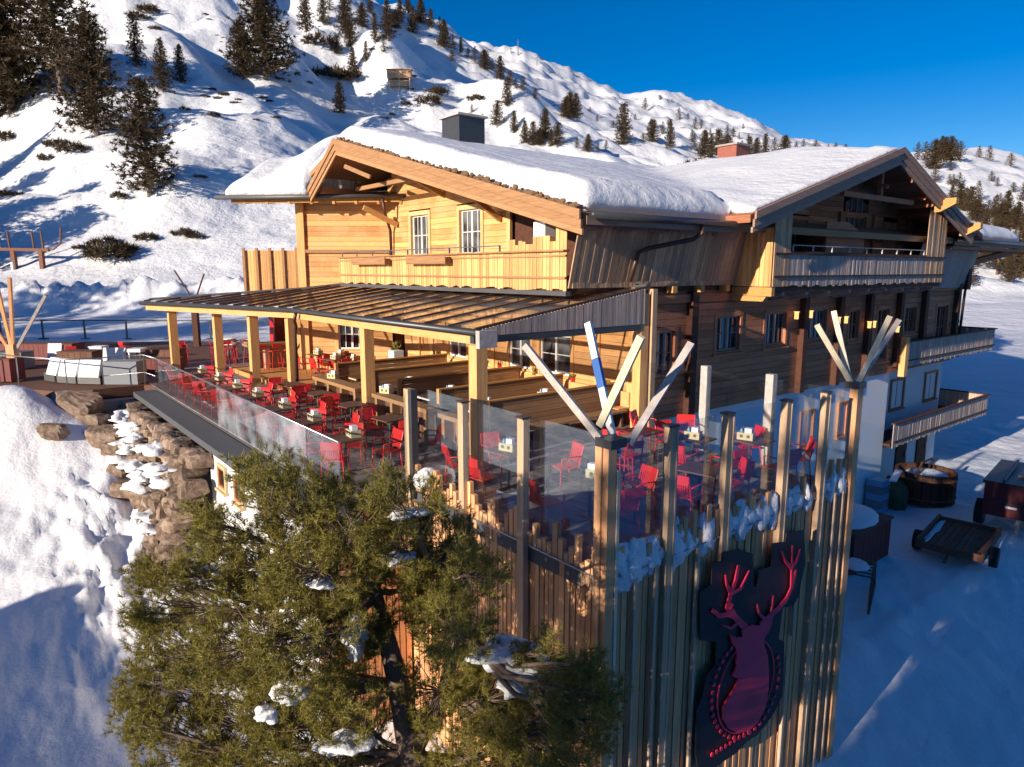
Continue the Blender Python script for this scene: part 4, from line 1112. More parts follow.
# steel panel with the stag (facade coordinates u, z)
stag = thing('stag_emblem', 'dark steel panel with a red stag head in a beaded oval, on the slats', 'emblem', (3.6, -.1, -4.1))
mb = MB(); mb.prism([(a, -.135, b) for a, b in BOARD], (0, -.02, 0)); part('panel', mb, M['panelblack'], stag, absolute=True)
mb = MB(); mb.prism([(a, -.175, b) for a, b in BODY], (0, -.03, 0)); part('stag_head', mb, M['deer'], stag, absolute=True)
def stroke(mb, pts, w0, w1, y0, t):
    n = len(pts); L = []; Rr = []
    for i, (a, b) in enumerate(pts):
        p = Vector((pts[max(i - 1, 0)][0], pts[max(i - 1, 0)][1])); q = Vector((pts[min(i + 1, n - 1)][0], pts[min(i + 1, n - 1)][1]))
        d = (q - p).normalized(); nn = Vector((-d.y, d.x)); w = w0 + (w1 - w0) * i / (n - 1)
        L.append((a + nn.x * w / 2, y0, b + nn.y * w / 2)); Rr.append((a - nn.x * w / 2, y0, b - nn.y * w / 2))
    for i in range(n - 1): mb.prism([L[i], L[i + 1], Rr[i + 1], Rr[i]], (0, -t, 0))
for sd_ in 'LR':
    mb = MB()
    for i, (k, pts) in enumerate(ANT.items()):
        if k[0] != sd_: continue
        m_ = k in ('L0', 'L1', 'R0'); stroke(mb, pts, .14 if m_ else .08, .06 if m_ else .016, -.176 - i * .0012, .022)
    part('antler', mb, M['deer'], stag, absolute=True)
mb = MB(); stroke(mb, RING + RING[:1], .028, .028, -.172, .016)
for i, (a, b) in enumerate(BEADS):
    mb.tube([(a, -.172, b), (a, -.19, b)], .04, 10)
part('beaded_oval', mb, M['deer'], stag, absolute=True)

# ------------------------------------------------------------------ glass windbreak
wbk = thing('glass_windbreak', 'tall clear glass windbreak around the corner of the terrace', 'windbreak', (0.1, 0.1, 0))
cuts = [.18, 1.18, 2.57, 4.28, 5.61, 6.75]
for i in range(5):
    mb = MB(); mb.box(cuts[i] + .09, cuts[i + 1] - .01, .10, .115, .04, 1.95 if i else 1.9); part('glass_pane', mb, M['glass'], wbk, absolute=True)
cv_ = [.2, 1.65, 3.27, 5.0]
for i in range(3):
    mb = MB(); mb.box(.08, .095, cv_[i] + .09, cv_[i + 1] - .01, .04, 1.98); part('glass_pane', mb, M['glass'], wbk, absolute=True)
ew = thing('end_windbreak', 'glass windbreak with two grey posts at the far right end of the terrace', 'windbreak', (6.75, .3, 0))
for v in (1.72, 3.38):
    mb = MB(); mb.box(6.72, 6.88, v - .09, v + .09, 0, 2.0); part('post', mb, M['greybeam'], ew, absolute=True)
for a, b in ((.2, 1.6), (1.84, 3.26), (3.5, 5.15)):
    mb = MB(); mb.box(6.78, 6.795, a, b, .04, 1.9); part('glass_pane', mb, M['glass'], ew, absolute=True)
# low glass balustrade on the left side
bal = thing('glass_balustrade', 'long frameless glass balustrade with a steel top rail along the left terrace edge', 'balustrade', (-1.45, 5.3, 0))
v = 5.32
while v < 20.6:
    e = min(v + 1.55, 20.7); mb = MB(); mb.box(-1.455, -1.44, v, e - .015, .02, 1.08); part('glass_pane', mb, M['frostglass'] if 6 < v < 12 else M['glass'], bal, absolute=True); v = e
mb = MB(); mb.tube([(-1.448, 5.3, 1.10), (-1.448, 20.7, 1.10)], .022, 8); part('top_rail', mb, M['steel'], bal, absolute=True, smooth=True)
mb = MB(); mb.box(-1.40, -.02, 5.22, 5.235, .02, 1.9); part('glass_pane', mb, M['glass'], bal, absolute=True)
# tube rail on the outer terrace
rl = thing('tube_railing', 'thin steel tube railing curving round the outer terrace corner', 'railing', (-1.45, 20.7, 0))
PR = [W(-1.45, 20.7), Vector((-13.6, 25.1, 0)), Vector((-14.6, 24.2, 0)), Vector((-15.55, 23.65, 0)), Vector((-18.0, 24.7, 0)), Vector((-19.2, 25.4, 0))]
PR = [toUV(p.x, p.y) for p in PR]
mb = MB(); mb.tube([(a, b, 1.1) for a, b in PR], .025, 8); mb.tube([(a, b, .45) for a, b in PR[:3]], .015, 6); part('top_rail', mb, M['steel'], rl, absolute=True, smooth=True)
for a, b in PR[1:]:
    mb = MB(); mb.tube([(a, b, 0), (a, b, 1.1)], .02, 6); part('rail_post', mb, M['steel'], rl, absolute=True)

# ledge, white basement wall with small windows
mb = MB(); mb.box(-2.15, -1.46, 4.3, 21.0, -.26, -.08)
single('terrace_ledge', mb, M['dkgrey'], 'dark grey sloping ledge outside the glass balustrade', 'ledge', (-1.8, 4.3, -.26), absolute=True)
bw = thing('basement_building', 'white plastered basement wall with small deep windows under the dark ledge', 'wall', (-2.0, 4.4, -6))
mb = MB()
mb.box(-1.95, -.2, 5.42, 12.2, -8, -.31); part('plaster_wall', mb, M['plaster'], bw, absolute=True)
wb_ = Wall((-1.95, 5.42), (-1.95, 12.2), flip=True)
for s in (5.35, 4.05, 2.0):
    window(bw, wb_, s, s + .55, -1.15, -.6, M['brown'], M['boxwood'], cols=1, rows=1, split=False, casing=.06, rec=-.008)

# ------------------------------------------------------------------ porch
porch = thing('glass_roofed_porch', 'golden timber porch with a sloping glass roof over the dining terrace', 'porch', (1.66, 5.3, 0))
PO = [(1.66, 5.3), (1.66, 15.2), (-1.09, 23.4)]
EZ = 2.97
for (u, v), top in zip([(1.72, 5.36), (1.82, 10.61), (1.75, 15.9), (1.2, 18.0)], [0] * 4):
    mb = MB(); mb.box(u - .14, u + .14, v - .14, v + .14, 0, 2.66); part('pillar', mb, M['gold_z'], porch, absolute=True)
for (u, v) in ((-.28, 22.9), (.75, 20.6)):
    mb = MB(); mb.prism([(u - .14, v - .14, 0), (u + .14, v - .14, 0), (u + .14, v + .14, 0), (u - .14, v + .14, 0)], (0, 0, 2.66)); part('pillar', mb, M['gold_z'], porch, absolute=True)
mb = MB(); mb.box(6.60, 6.88, 5.2, 5.48, 0, 3.6); part('pillar', mb, M['gold_z'], porch, absolute=True)
mb = MB(); mb.box(6.95, 7.12, 5.15, 5.32, 0, 3.72); part('pillar', mb, M['post'], porch, absolute=True)
mb = MB()
mb.beam((1.72, 5.2, 2.77), (1.72, 15.4, 2.77), .16, .20); part('eave_beam', mb, M['gold'], porch, absolute=True)
mb = MB(); mb.beam((1.74, 15.2, 2.77), (-1.0, 23.4, 2.77), .16, .20); part('eave_beam', mb, M['gold'], porch, absolute=True)
mb = MB(); mb.beam((1.5, 5.26, 2.78), (6.6, 5.26, 2.78), .14, .15); part('end_beam', mb, M['metal'], porch, absolute=True)
mb = MB(); mb.tube([(1.56, 5.15, 2.93), (1.56, 15.2, 2.93), (-1.22, 23.5, 2.93)], .075, 10); part('gutter', mb, M['metal'], porch, absolute=True, smooth=True)
mb = MB(); mb.box(1.50, 1.95, 5.0, 5.13, 2.62, 2.98); part('corner_block', mb, M['greybeam'], porch, absolute=True)
def zroof(u, v):
    # tilted along u, flatter towards the left tip
    return EZ + .146 * (u - 1.66) if v < 15.2 else EZ + .146 * max(0, (u - (1.66 - (v - 15.2) * .335))) * (1 - .35 * min(1, (v - 15.2) / 8.2))
# boarded triangle at the end
mb = MB()
we = Wall((1.7, 5.2), (6.7, 5.2)); vboards(mb, we, 0, 5.0, 2.86, lambda s: 2.99 + .146 * (s + .04), .10, .02, .0, jit=.004)
part('end_cladding', mb, M['grey'], porch, absolute=True)
D_ = (6.9, 18.75); Dl = toUV(-6.35, 27.75)
mb = MB()
def rp(u, v, dz=0): return (u, v, zroof(u, v) + dz)
nv = 10; vs_ = [5.28 + (15.2 - 5.28) * i / nv for i in range(nv + 1)]
panes = MB()
for a, b in zip(vs_[:-1], vs_[1:]):
    panes.add([rp(1.6, a + .03, .03), rp(6.95, a + .03, .03), rp(6.95, b - .03, .03), rp(1.6, b - .03, .03), rp(1.6, a + .03, .042), rp(6.95, a + .03, .042), rp(6.95, b - .03, .042), rp(1.6, b - .03, .042)], [(0, 3, 2, 1), (4, 5, 6, 7), (0, 1, 5, 4), (2, 3, 7, 6)])
for v in vs_:
    raf = MB(); raf.beam(rp(1.6, v, .02), rp(6.98, v, .02), .055, .09); part('rafter', raf, M['copper'], porch, absolute=True)
# left fan: from the eave line to the wall line D
e0 = Vector((1.66, 15.2, EZ)); e1 = Vector((-1.09, 23.4, EZ))
w0_ = Vector((6.95, 15.2, 3.74)); w1_ = Vector((6.95, 18.7, 3.72)); w2_ = Vector((Dl[0], Dl[1], 3.62)); 
wl_ = [w0_, w1_, w2_, Vector((toUV(-8.3, 27.6)[0], toUV(-8.3, 27.6)[1], 3.4)), e1 + Vector((.3, .6, .02))]
import bisect
def along(ls, t):
    d = [0]
    for a, b in zip(ls[:-1], ls[1:]): d.append(d[-1] + (b - a).length)
    x = t * d[-1]
    for i in range(len(ls) - 1):
        if x <= d[i + 1] + 1e-6: return ls[i].lerp(ls[i + 1], (x - d[i]) / (d[i + 1] - d[i]))
nn = 11
for k in range(nn):
    a, b = k / nn, (k + 1) / nn
    p0, p1, q0, q1 = e0.lerp(e1, a), e0.lerp(e1, b), along(wl_, a), along(wl_, b)
    up = Vector((0, 0, .035))
    panes.add([p0 + up, q0 + up, q1 + up, p1 + up], [(0, 1, 2), (0, 2, 3)])
    raf = MB(); raf.beam(tuple(p1 + up * .6), tuple(q1 + up * .6), .055, .09); part('rafter', raf, M['copper'], porch, absolute=True)
part('glass_roof', panes, M['roofglass'], porch, absolute=True)
mb = MB(); mb.tube([tuple(p + Vector((0, 0, .06))) for p in [Vector((6.9, 5.3, 3.74))] + wl_], .05, 6); part('edge_trim', mb, M['sheet'], porch, absolute=True)
mb = MB()
for u in (3.4, 5.2): mb.beam((u, 5.35, zroof(u, 6) - .09), (u, 15.1, zroof(u, 6) - .09), .09, .12)
part('purlins', mb, M['gold'], porch, absolute=True)
mb = MB(); mb.tube([(1.5, 14.75, 2.85), (1.5, 14.9, 2.62), (1.62, 15.1, 2.45), (1.62, 15.2, 2.2), (1.6, 15.2, .05)], .055, 8); part('downpipe', mb, M['copper'], porch, absolute=True, smooth=True)
# light grey louvre pole beside the right pillar
# ------------------------------------------------------------------ benches and booths under the porch
def bench_wall(u, v0, v1, label):
    t = thing('serving_bench', label, 'bench', (u, v0, 0))
    mb = MB(); mb.box(u - .2, u + .2, v0, v1, .82, .92); part('bench_top', mb, M['bench'], t, absolute=True)
    n = max(2, int((v1 - v0) / .9))
    for i in range(n + 1):
        v = v0 + .1 + (v1 - v0 - .3) * i / n
        mb = MB(); mb.box(u - .15, u + .15, v, v + .12, 0, .818); part('leg', mb, M['bench'], t, absolute=True)
    mb = MB(); vboards(mb, Wall((u + .12, v0 + .05), (u + .12, v1 - .05), flip=True), 0, v1 - v0 - .1, .05, .80, .2, .02); part('back_panel', mb, M['table_dk'], t, absolute=True)
bench_wall(1.95, 11.3, 14.3, 'waist-high wooden counter between the second and third porch pillars')
bench_wall(2.0, 7.6, 10.4, 'waist-high wooden counter just right of the second porch pillar')
bench_wall(2.0, 5.6, 7.1, 'waist-high wooden counter beside the porch corner pillar')
# booths: tall backrests running towards the wall
gb = 'wooden booths under the glass roof'
def booth(v, i):
    lab = ['booth bench nearest the corner windbreak', 'second wooden booth bench from the windbreak', 'middle wooden booth bench behind the porch pillars', 'fourth wooden booth bench along the front wall', 'farthest wooden booth bench beside the menu stand'][i]
    t = thing('booth_bench', lab, 'bench', (2.9, v, 0), group=gb)
    mb = MB(); 
    for k in range(5): mb.box(2.95, 7.2, v - .02, v + .02, .42 + k * .14, .42 + k * .14 + .13)
    part('backrest', mb, M['bench'], t, absolute=True)
    mb = MB(); mb.box(2.9, 7.2, v + .05, v + .5, .40, .45); mb.box(2.9, 7.2, v - .5, v - .05, .40, .45); part('seat', mb, M['bench'], t, absolute=True)
    for u in (3.0, 5.0, 7.0):
        mb = MB(); mb.box(u, u + .08, v - .45, v + .45, 0, .398); part('leg', mb, M['table_dk'], t, absolute=True)
    mb = MB(); mb.box(2.9, 7.25, v - .05, v + .05, 1.12, 1.16); mb.box(2.82, 2.9, v - .06, v + .06, 0, 1.16); part('frame', mb, M['gold_x'], t, absolute=True)
for i, v in enumerate((6.6, 8.7, 10.8, 12.9, 15.0)): booth(v, i)
def booth_table(v, i):
    lab = ['long dark booth table nearest the corner with a paper box on it', 'long dark booth table behind the corner pillar', 'long dark booth table in the middle of the porch', 'long dark booth table by the front door'][i]
    t = thing('booth_table', lab, 'table', (3.0, v, 0), group='long dark tables in the booths')
    mb = MB(); mb.box(3.0, 6.9, v - .38, v + .38, .72, .77); part('tabletop', mb, M['table_dk'], t, absolute=True)
    mb = MB(); mb.box(2.97, 2.998, v - .36, v + .36, .715, .755); part('end_trim', mb, M['paper'] if i < 3 else M['boxwood'], t, absolute=True)
    for u in (3.4, 6.4):
        mb = MB(); mb.box(u, u + .1, v - .28, v + .28, 0, .718); part('leg', mb, M['table_dk'], t, absolute=True)
for i, v in enumerate((7.65, 9.75, 11.85, 13.95)): booth_table(v, i)
# bench along the wall
t = thing('wall_bench', 'low golden bench running along the front wall under the windows', 'bench', (7.3, 6.3, 0))
mb = MB(); mb.box(7.05, 7.55, 6.3, 16.0, .42, .47); part('seat', mb, M['gold'], t, absolute=True)
mb = MB(); mb.box(7.45, 7.55, 6.3, 16.0, .473, .88); part('backrest', mb, M['gold'], t, absolute=True)
# plant pots on the sill
for i, v in enumerate((7.2, 8.6, 10.3, 12.2, 13.6)):
    t = thing('potted_plant', ['small plant pot at the right end of the window ledge', 'plant pot under the right window', 'plant pot between the two front windows', 'plant pot left of the front windows', 'plant pot near the front door'][i], 'plant', (7.5, v, .885), group='plant pots along the front wall')
    mb = MB(); mb.tube([(0, 0, 0), (0, 0, .12)], [.06, .08], 10); part('pot', mb, M['red'] if i % 2 else M['table_dk'], t)
    mb = MB()
    for k in range(22):
        a = random.uniform(0, 6.28); r = random.uniform(.03, .13); mb.add([(0, 0, .1), (math.cos(a) * r, math.sin(a) * r, .14 + random.uniform(0, .16)), (math.cos(a + .4) * r, math.sin(a + .4) * r, .14 + random.uniform(0, .12))], [(0, 1, 2)])
    part('leaves', mb, M['needles'], t)
# condiment caddies on the booth tables and the counters
def caddy(name='condiment_box'):
    t = thing(name, 'condiment box', 'condiment box', (0, 0, 0))
    mb = MB()
    mb.box(-.11, .11, -.16, .16, 0, .02); mb.box(-.11, -.09, -.16, .16, .021, .15); mb.box(.09, .11, -.16, .16, .021, .15); mb.box(-.089, .089, -.16, -.14, .021, .15); mb.box(-.089, .089, .14, .16, .021, .15)
    part('box', mb, M['boxwood'], t)
    mb = MB(); mb.box(-.07, .05, -.12, .02, .022, .24); part('napkins', mb, M['paper'], t)
    mb = MB(); mb.tube([(.05, .08, .022), (.05, .08, .2), (.05, .08, .22), (.05, .08, .27)], [.03, .03, .014, .014], 8); part('bottle', mb, M['dkgrey'], t, smooth=True)
    mb = MB(); mb.tube([(-.03, .09, .022), (-.03, .09, .18), (-.03, .09, .23)], [.028, .028, .012], 8); part('bottle', mb, M['bluec'], t, smooth=True)
    mb = MB(); mb.tube([(-.1105, -.07, .08), (-.114, -.07, .08)], .035, 12); mb.tube([(-.1105, .07, .08), (-.114, .07, .08)], .035, 12); part('mark', mb, M['sheet'], t)
    return t
# wall menu stand
t = thing('menu_stand', 'white menu stand with a plant on top beside the front door', 'menu stand', (5.6, 15.9, 0))
mb = MB(); mb.box(5.4, 5.8, 15.7, 16.1, 0, 1.3); part('cabinet', mb, M['paper'], t, absolute=True)
mb = MB()
for k in range(60):
    a = random.uniform(0, 6.28); r = random.uniform(.05, .2); mb.add([(5.6, 15.9, 1.3), (5.6 + math.cos(a) * r, 15.9 + math.sin(a) * r, 1.4 + random.uniform(0, .3)), (5.6 + math.cos(a + .5) * r, 15.9 + math.sin(a + .5) * r, 1.4 + random.uniform(0, .25))], [(0, 1, 2)])
part('plant', mb, M['needles'], t, absolute=True)

# bar counter at the far end
t = thing('bar_counter', 'wooden outdoor bar counter with a thick dark top at the far end of the porch', 'bar', (3.6, 22.4, .18))
mb = MB(); mb.box(2.2, 5.3, 21.9, 22.6, 1.12, 1.22); part('counter_top', mb, M['bench'], t, absolute=True)
mb = MB(); mb.box(2.9, 3.1, 21.95, 22.55, .0, 1.118); mb.box(3.1, 5.2, 22.05, 22.15, .18, 1.118); part('counter_front', mb, M['plaid'], t, absolute=True)
t = thing('drinks_fridge', 'dark red drinks cabinet behind the bar counter', 'cabinet', (4.3, 23.3, .0))
mb = MB(); mb.box(3.8, 5.2, 23.2, 23.9, 0, 2.2); part('cabinet_body', mb, M['reddark'], t, absolute=True)
mb = MB(); mb.box(3.79, 3.80, 23.25, 23.85, .2, 2.0); part('door', mb, M['red'], t, absolute=True)

# beams of the three forked timber posts
def fork(name, label, base, tips, mats, w, post=None, world=False):
    t = thing(name, label, 'forked post', base if not world else base, world=world)
    b = Vector((0, 0, 0)) if world else Vector(base)
    if post:
        mb = MB(); mb.beam(post[0], post[1], post[2], post[2]); part('post', mb, M['slat'] if post[2] > .29 and base[1] < 30 else M['dark'], t, absolute=not world)
    for i, ((a, c), mm) in enumerate(zip(tips, mats)):
        mb = MB(); mb.beam(a, c, w, w * .62, up=(1, .3, 0)); o = part('beam', mb, mm, t, absolute=not world)
        if i == 0 and not world and b.x < 1:
            mb = MB(); a_ = Vector(a); c_ = Vector(c)
            for q0, q1 in ((.28, .50), (.84, .98)): mb.beam(tuple(a_.lerp(c_, 1 - q0 - .0)), tuple(a_.lerp(c_, 1 - q1)), w + .012, w * .62 + .012, up=(1, .3, 0))
            part('blue_stripe', mb, M['bluepaint'], o, absolute=True)
    mb = MB()
    if not world:
        mb.box(b.x - .15, b.x + .15, b.y - .16, b.y + .14, b.z + 1.88, b.z + 2.0)
        part('steel_shoe', mb, M['metal'], t, absolute=True)
    return t
fork('forked_corner_post', 'four pale crossing beams, one striped blue, spreading from the near corner post', (.02, -.02, 0.0),
     [((.16, -.02, 1.70), (.49, .91, 3.44)), ((-.06, .10, 2.15), (-.13, -.63, 3.40)), ((-.06, .10, 1.98), (-.41, 1.25, 3.15)), ((.24, -.16, 1.9), (1.24, -.34, 3.2))],
     [M['white'], M['planed'], M['greybeam'], M['greybeam']], .10)
fork('forked_corner_post', 'four pale beams spreading from the far right corner post of the terrace', (6.86, 0.0, .06),
     [((6.86, .05, 2.0), (6.09, .43, 3.16)), ((6.86, .08, 2.0), (6.93, .55, 3.39)), ((6.9, -.04, 2.0), (7.16, -.42, 3.33)), ((6.95, -.02, 2.0), (8.1, -.2, 3.2))],
     [M['planed'], M['planed'], M['planed'], M['greybeam']], .10)
fork('forked_post', 'forked post of crossing timbers at the left edge of the outer terrace', (-19.1, 26, -.6),
     [((.05, 0, 1.8), (-.5, .3, 4.6)), ((.1, 0, 1.8), (.42, -.2, 4.5)), ((.15, 0, 1.7), (1.5, .1, 3.85)), ((0, 0, 1.7), (-1.2, -.3, 4.3))], [M['gold_z'], M['slat'], M['greybeam'], M['slat']], .16,
     post=((0.1, 0, -.5), (.05, 0, 2.0), .3), world=True)
fork('forked_post', 'small dark forked post behind the porch by the snow bank', (-17.5, 38, -.1),
     [((0, 0, 2.6), (-.95, 0, 4.25)), ((0.03, .05, 2.6), (.65, 0, 4.05))], [M['dark'], M['dark']], .12, post=((0, 0, -.2), (0, 0, 2.7), .3), world=True)

# privacy screen on the left, held by posts
t = thing('privacy_screen', 'tall golden boarded privacy screen left of the lodge', 'fence', (2.3, 22.4, 0))
wq = Wall(toUV(-10.75, 27.9), toUV(-8.55, 27.9), flip=False)
mb = MB(); vboards(mb, wq, 0, wq.L, 2.75, 4.95, .11, .03); part('boards', mb, M['gold_z'], t, absolute=True)
for k in range(5):
    mb = MB(); s_ = .05 + k * (wq.L - .1) / 4; wbox(mb, wq, s_ - .05, s_ + .05, .045, .12, 2.7, 5.05); part('post', mb, M['barge'], t, absolute=True)
for s_ in (.2, wq.L - .2):
    mb = MB(); wbox(mb, wq, s_ - .13, s_ + .13, -.3, -.04, 0, 2.7); part('pillar', mb, M['gold_z'], t, absolute=True)
# ------------------------------------------------------------------ red metal chairs and tables
def armchair():
    t = thing('armchair', 'red metal armchair', 'chair')
    mb = MB()
    for k in range(7): mb.box(-.19 + k * .060, -.19 + k * .060 + .052, -.21, .21, .43, .45)
    part('seat', mb, M['red'], t)
    mb = MB()
    mb.tube([(-.20, -.20, .45), (-.30, -.20, .84), (-.30, .20, .84), (-.20, .20, .45)], .014, 7)
    for k in range(9):
        y = -.165 + k * .041; mb.add([(-.215, y, .50), (-.215, y + .03, .50), (-.295, y + .03, .83), (-.295, y, .83), (-.223, y, .50), (-.223, y + .03, .50), (-.303, y + .03, .83), (-.303, y, .83)], [(0, 1, 2, 3), (7, 6, 5, 4), (0, 4, 5, 1), (2, 6, 7, 3), (1, 5, 6, 2), (3, 7, 4, 0)])
    mb.box(-.312, -.285, -.20, .20, .70, .86)
    part('backrest', mb, M['red'], t)
    for s in (-1, 1):
        for x0, x1 in ((.20, .23), (-.20, -.25)):
            mb = MB(); mb.tube([(x0, .21 * s, .45), (x1, .23 * s, 0)], [.014, .011], 7); part('leg', mb, M['red'], t, smooth=True)
        mb = MB(); mb.tube([(.20, .22 * s, .44), (.20, .245 * s, .64), (.12, .25 * s, .66), (-.26, .235 * s, .66)], .013, 7); part('armrest', mb, M['red'], t, smooth=True)
    return t
def bistro_table():
    t = thing('bistro_table', 'table', 'table')
    mb = MB(); mb.box(-.33, .33, -.36, .36, .735, .76); part('tabletop', mb, M['table_dk'], t)
    mb = MB(); mb.tube([(0, 0, .02), (0, 0, .734)], .03, 8); part('column', mb, M['metal'], t)
    mb = MB(); mb.box(-.24, .24, -.03, .03, 0, .03); mb.box(-.03, .03, -.26, .26, .001, .031); part('foot', mb, M['metal'], t)
    return t
def bar_stool():
    t = thing('bar_stool', 'stool', 'stool')
    mb = MB(); mb.box(-.18, .18, -.18, .18, .76, .79); part('seat', mb, M['red'], t)
    mb = MB(); mb.tube([(-.17, -.17, .78), (-.24, -.18, 1.08), (-.24, .18, 1.08), (-.17, .17, .78)], .014, 7); mb.box(-.25, -.23, -.17, .17, .95, 1.09); part('backrest', mb, M['red'], t)
    for a, b in ((1, 1), (1, -1), (-1, 1), (-1, -1)):
        mb = MB(); mb.tube([(.16 * a, .16 * b, .76), (.22 * a, .22 * b, 0)], .014, 7); part('leg', mb, M['red'], t)
    mb = MB(); mb.tube([(.20, -.20, .28), (.20, .20, .28), (-.20, .20, .28), (-.20, -.20, .28), (.20, -.20, .28)], .010, 6); part('foot_ring', mb, M['red'], t)
    return t
ch0, tb0, st0, cd0 = armchair(), bistro_table(), bar_stool(), caddy()
used = set()
def put(p, loc, rz, lab, grp):
    if p.name in used: return copy_thing(p, loc, rz, lab, grp)
    used.add(p.name); return place(p, loc, rz, lab, grp)
ords = ['nearest', 'second', 'third', 'fourth', 'fifth', 'sixth', 'farthest']
G1 = 'red armchairs along the glass balustrade'
for i, v in enumerate((6.87, 8.9, 10.79, 12.82, 14.62, 16.4, 18.42)):
    o_ = ords[i]
    put(tb0, (-.62, v, 0), random.uniform(-.03, .03), f'{o_} small dark table in the row along the glass balustrade', 'small tables along the balustrade')
    put(cd0, (-.43, v - .02, .76), random.uniform(-.15, .15), f'pale wooden condiment box on the {o_} table of the balustrade row', 'condiment boxes')
    put(ch0, (-.22, v + .50, 0), math.pi + .95 + random.uniform(-.15, .15), f'red armchair on the porch side of the {o_} balustrade table', G1)
    put(ch0, (-1.0, v - .35, 0), .95 + random.uniform(-.15, .15), f'red armchair between the glass and the {o_} balustrade table', G1)
    put(ch0, (.12, v - .42, 0), math.pi - .1 + random.uniform(-.25, .25), f'red armchair on the open deck side of the {o_} balustrade table, pushed out', G1)
    put(ch0, (-1.05, v + .55, 0), -.5 + random.uniform(-.2, .2), f'second red armchair by the glass at the {o_} balustrade table', G1)
G2 = 'red armchairs in the glazed corner of the terrace'
for (u, v, ru, rz, lab) in [
    (1.45, 1.76, 0, 0, 'dark table right behind the near corner post'), (1.42, 3.95, 0, .1, 'dark table behind the left glass panes'),
    (5.0, 2.33, 0, .1, 'dark table with a box, right of the near corner post'), (5.85, 1.55, 0, -.1, 'dark table near the far end of the glazed corner'), (3.3, .9, 0, .2, 'dark table close to the right glass panes')]:
    put(tb0, (u, v, 0), rz, lab, 'small tables in the glazed corner')
for (u, v, lab) in [(1.45, 1.76, 'behind the near corner post'), (1.42, 3.95, 'behind the left glass panes'), (5.0, 2.33, 'right of the near corner post'), (5.78, 1.6, 'near the far end of the glazed corner')]:
    put(cd0, (u, v, .76), .3, f'pale condiment box on the table {lab}', 'condiment boxes')
for (u, v, rz, lab) in [
    (.62, 1.95, -.1, 'red armchair left of the corner table, facing the lodge'), (2.15, 1.35, 3.0, 'red armchair opposite, behind the corner table'), (1.3, .95, 1.5, 'red armchair hard against the near corner post'),
    (.62, 3.65, .1, 'red armchair with its back to the left glass panes'), (1.7, 4.75, -1.8, 'red armchair behind the condiment box of the left pane table'), (2.3, 3.3, 2.9, 'red armchair on the deck side of the left pane table'), (.75, 4.65, -.3, 'red armchair beside the left steel post'),
    (4.25, 2.0, .1, 'red armchair left of the middle table on the right side'), (5.4, 3.25, -1.9, 'red armchair behind the middle table on the right side'), (4.7, 1.3, 1.5, 'red armchair in front of the middle table on the right side'),
    (6.45, 2.0, 2.6, 'red armchair at the end windbreak posts'), (6.35, .8, 2.3, 'red armchair nearest the far right corner post'), (5.5, .65, 1.4, 'red armchair with its back to the right glass panes'),
    (3.9, .65, 2.7, 'red armchair by the second post from the corner'), (2.7, .75, .2, 'red armchair by the first post from the corner'), (6.2, 3.4, -2.4, 'red armchair closest to the dark lodge wall'), (5.9, 4.4, -1.2, 'red armchair beside the right porch pillar')]:
    put(ch0, (u, v, 0), rz, lab, G2)
for (u, v, rz, lab) in [(3.4, 3.0, .3, 'tall red stool in the middle of the open deck'), (2.95, 2.25, 1.2, 'tall red stool just behind the corner table'), (4.3, 3.6, 2.2, 'tall red stool between the corner tables and the booths'),
                        (2.5, 21.35, 1.6, 'red bar stool at the left end of the bar counter'), (3.1, 21.35, 1.6, 'second red bar stool from the left at the bar'), (3.7, 21.35, 1.6, 'third red bar stool from the left at the bar'), (4.3, 21.35, 1.6, 'red bar stool at the right end of the bar counter')]:
    put(st0, (u, v, .18 if v > 20 else 0), rz, lab, 'tall red stools')
t = thing('high_table', 'high dark table between the tall red stools on the open deck', 'table', (3.65, 2.55, 0))
mb = MB(); mb.box(-.3, .3, -.3, .3, 1.04, 1.08); part('tabletop', mb, M['reddark'], t)
mb = MB(); mb.tube([(0, 0, 0), (0, 0, 1.04)], .03, 8); part('column', mb, M['metal'], t)
mb = MB(); mb.box(-.25, .25, -.25, .25, 0, .02); part('foot', mb, M['metal'], t)
# far indoor dining group
G3 = 'red armchairs around the tables by the lodge door'
pos = [(4.0, 17.6), (5.0, 18.2), (4.1, 19.4), (5.2, 19.8)]
for i, (u, v) in enumerate(pos):
    wh = ['nearest the door', 'right of the platform', 'on the platform', 'under the angled wing window'][i]
    z = .18 if v > 17.3 and u < 5 and v < 20 else 0
    put(tb0, (u, v, z), .2, f'small dark dining table {wh}', 'dining tables by the lodge door')
    put(cd0, (u, v, z + .76), .2, f'pale condiment box on the dining table {wh}', 'condiment boxes')
    put(ch0, (u - .62, v, z), .1, f'red armchair left of the dining table {wh}', G3)
    put(ch0, (u + .6, v + .1, 0), 3.0, f'red armchair right of the dining table {wh}', G3)
    put(ch0, (u, v - .65, z), 1.6, f'red armchair in front of the dining table {wh}', G3)
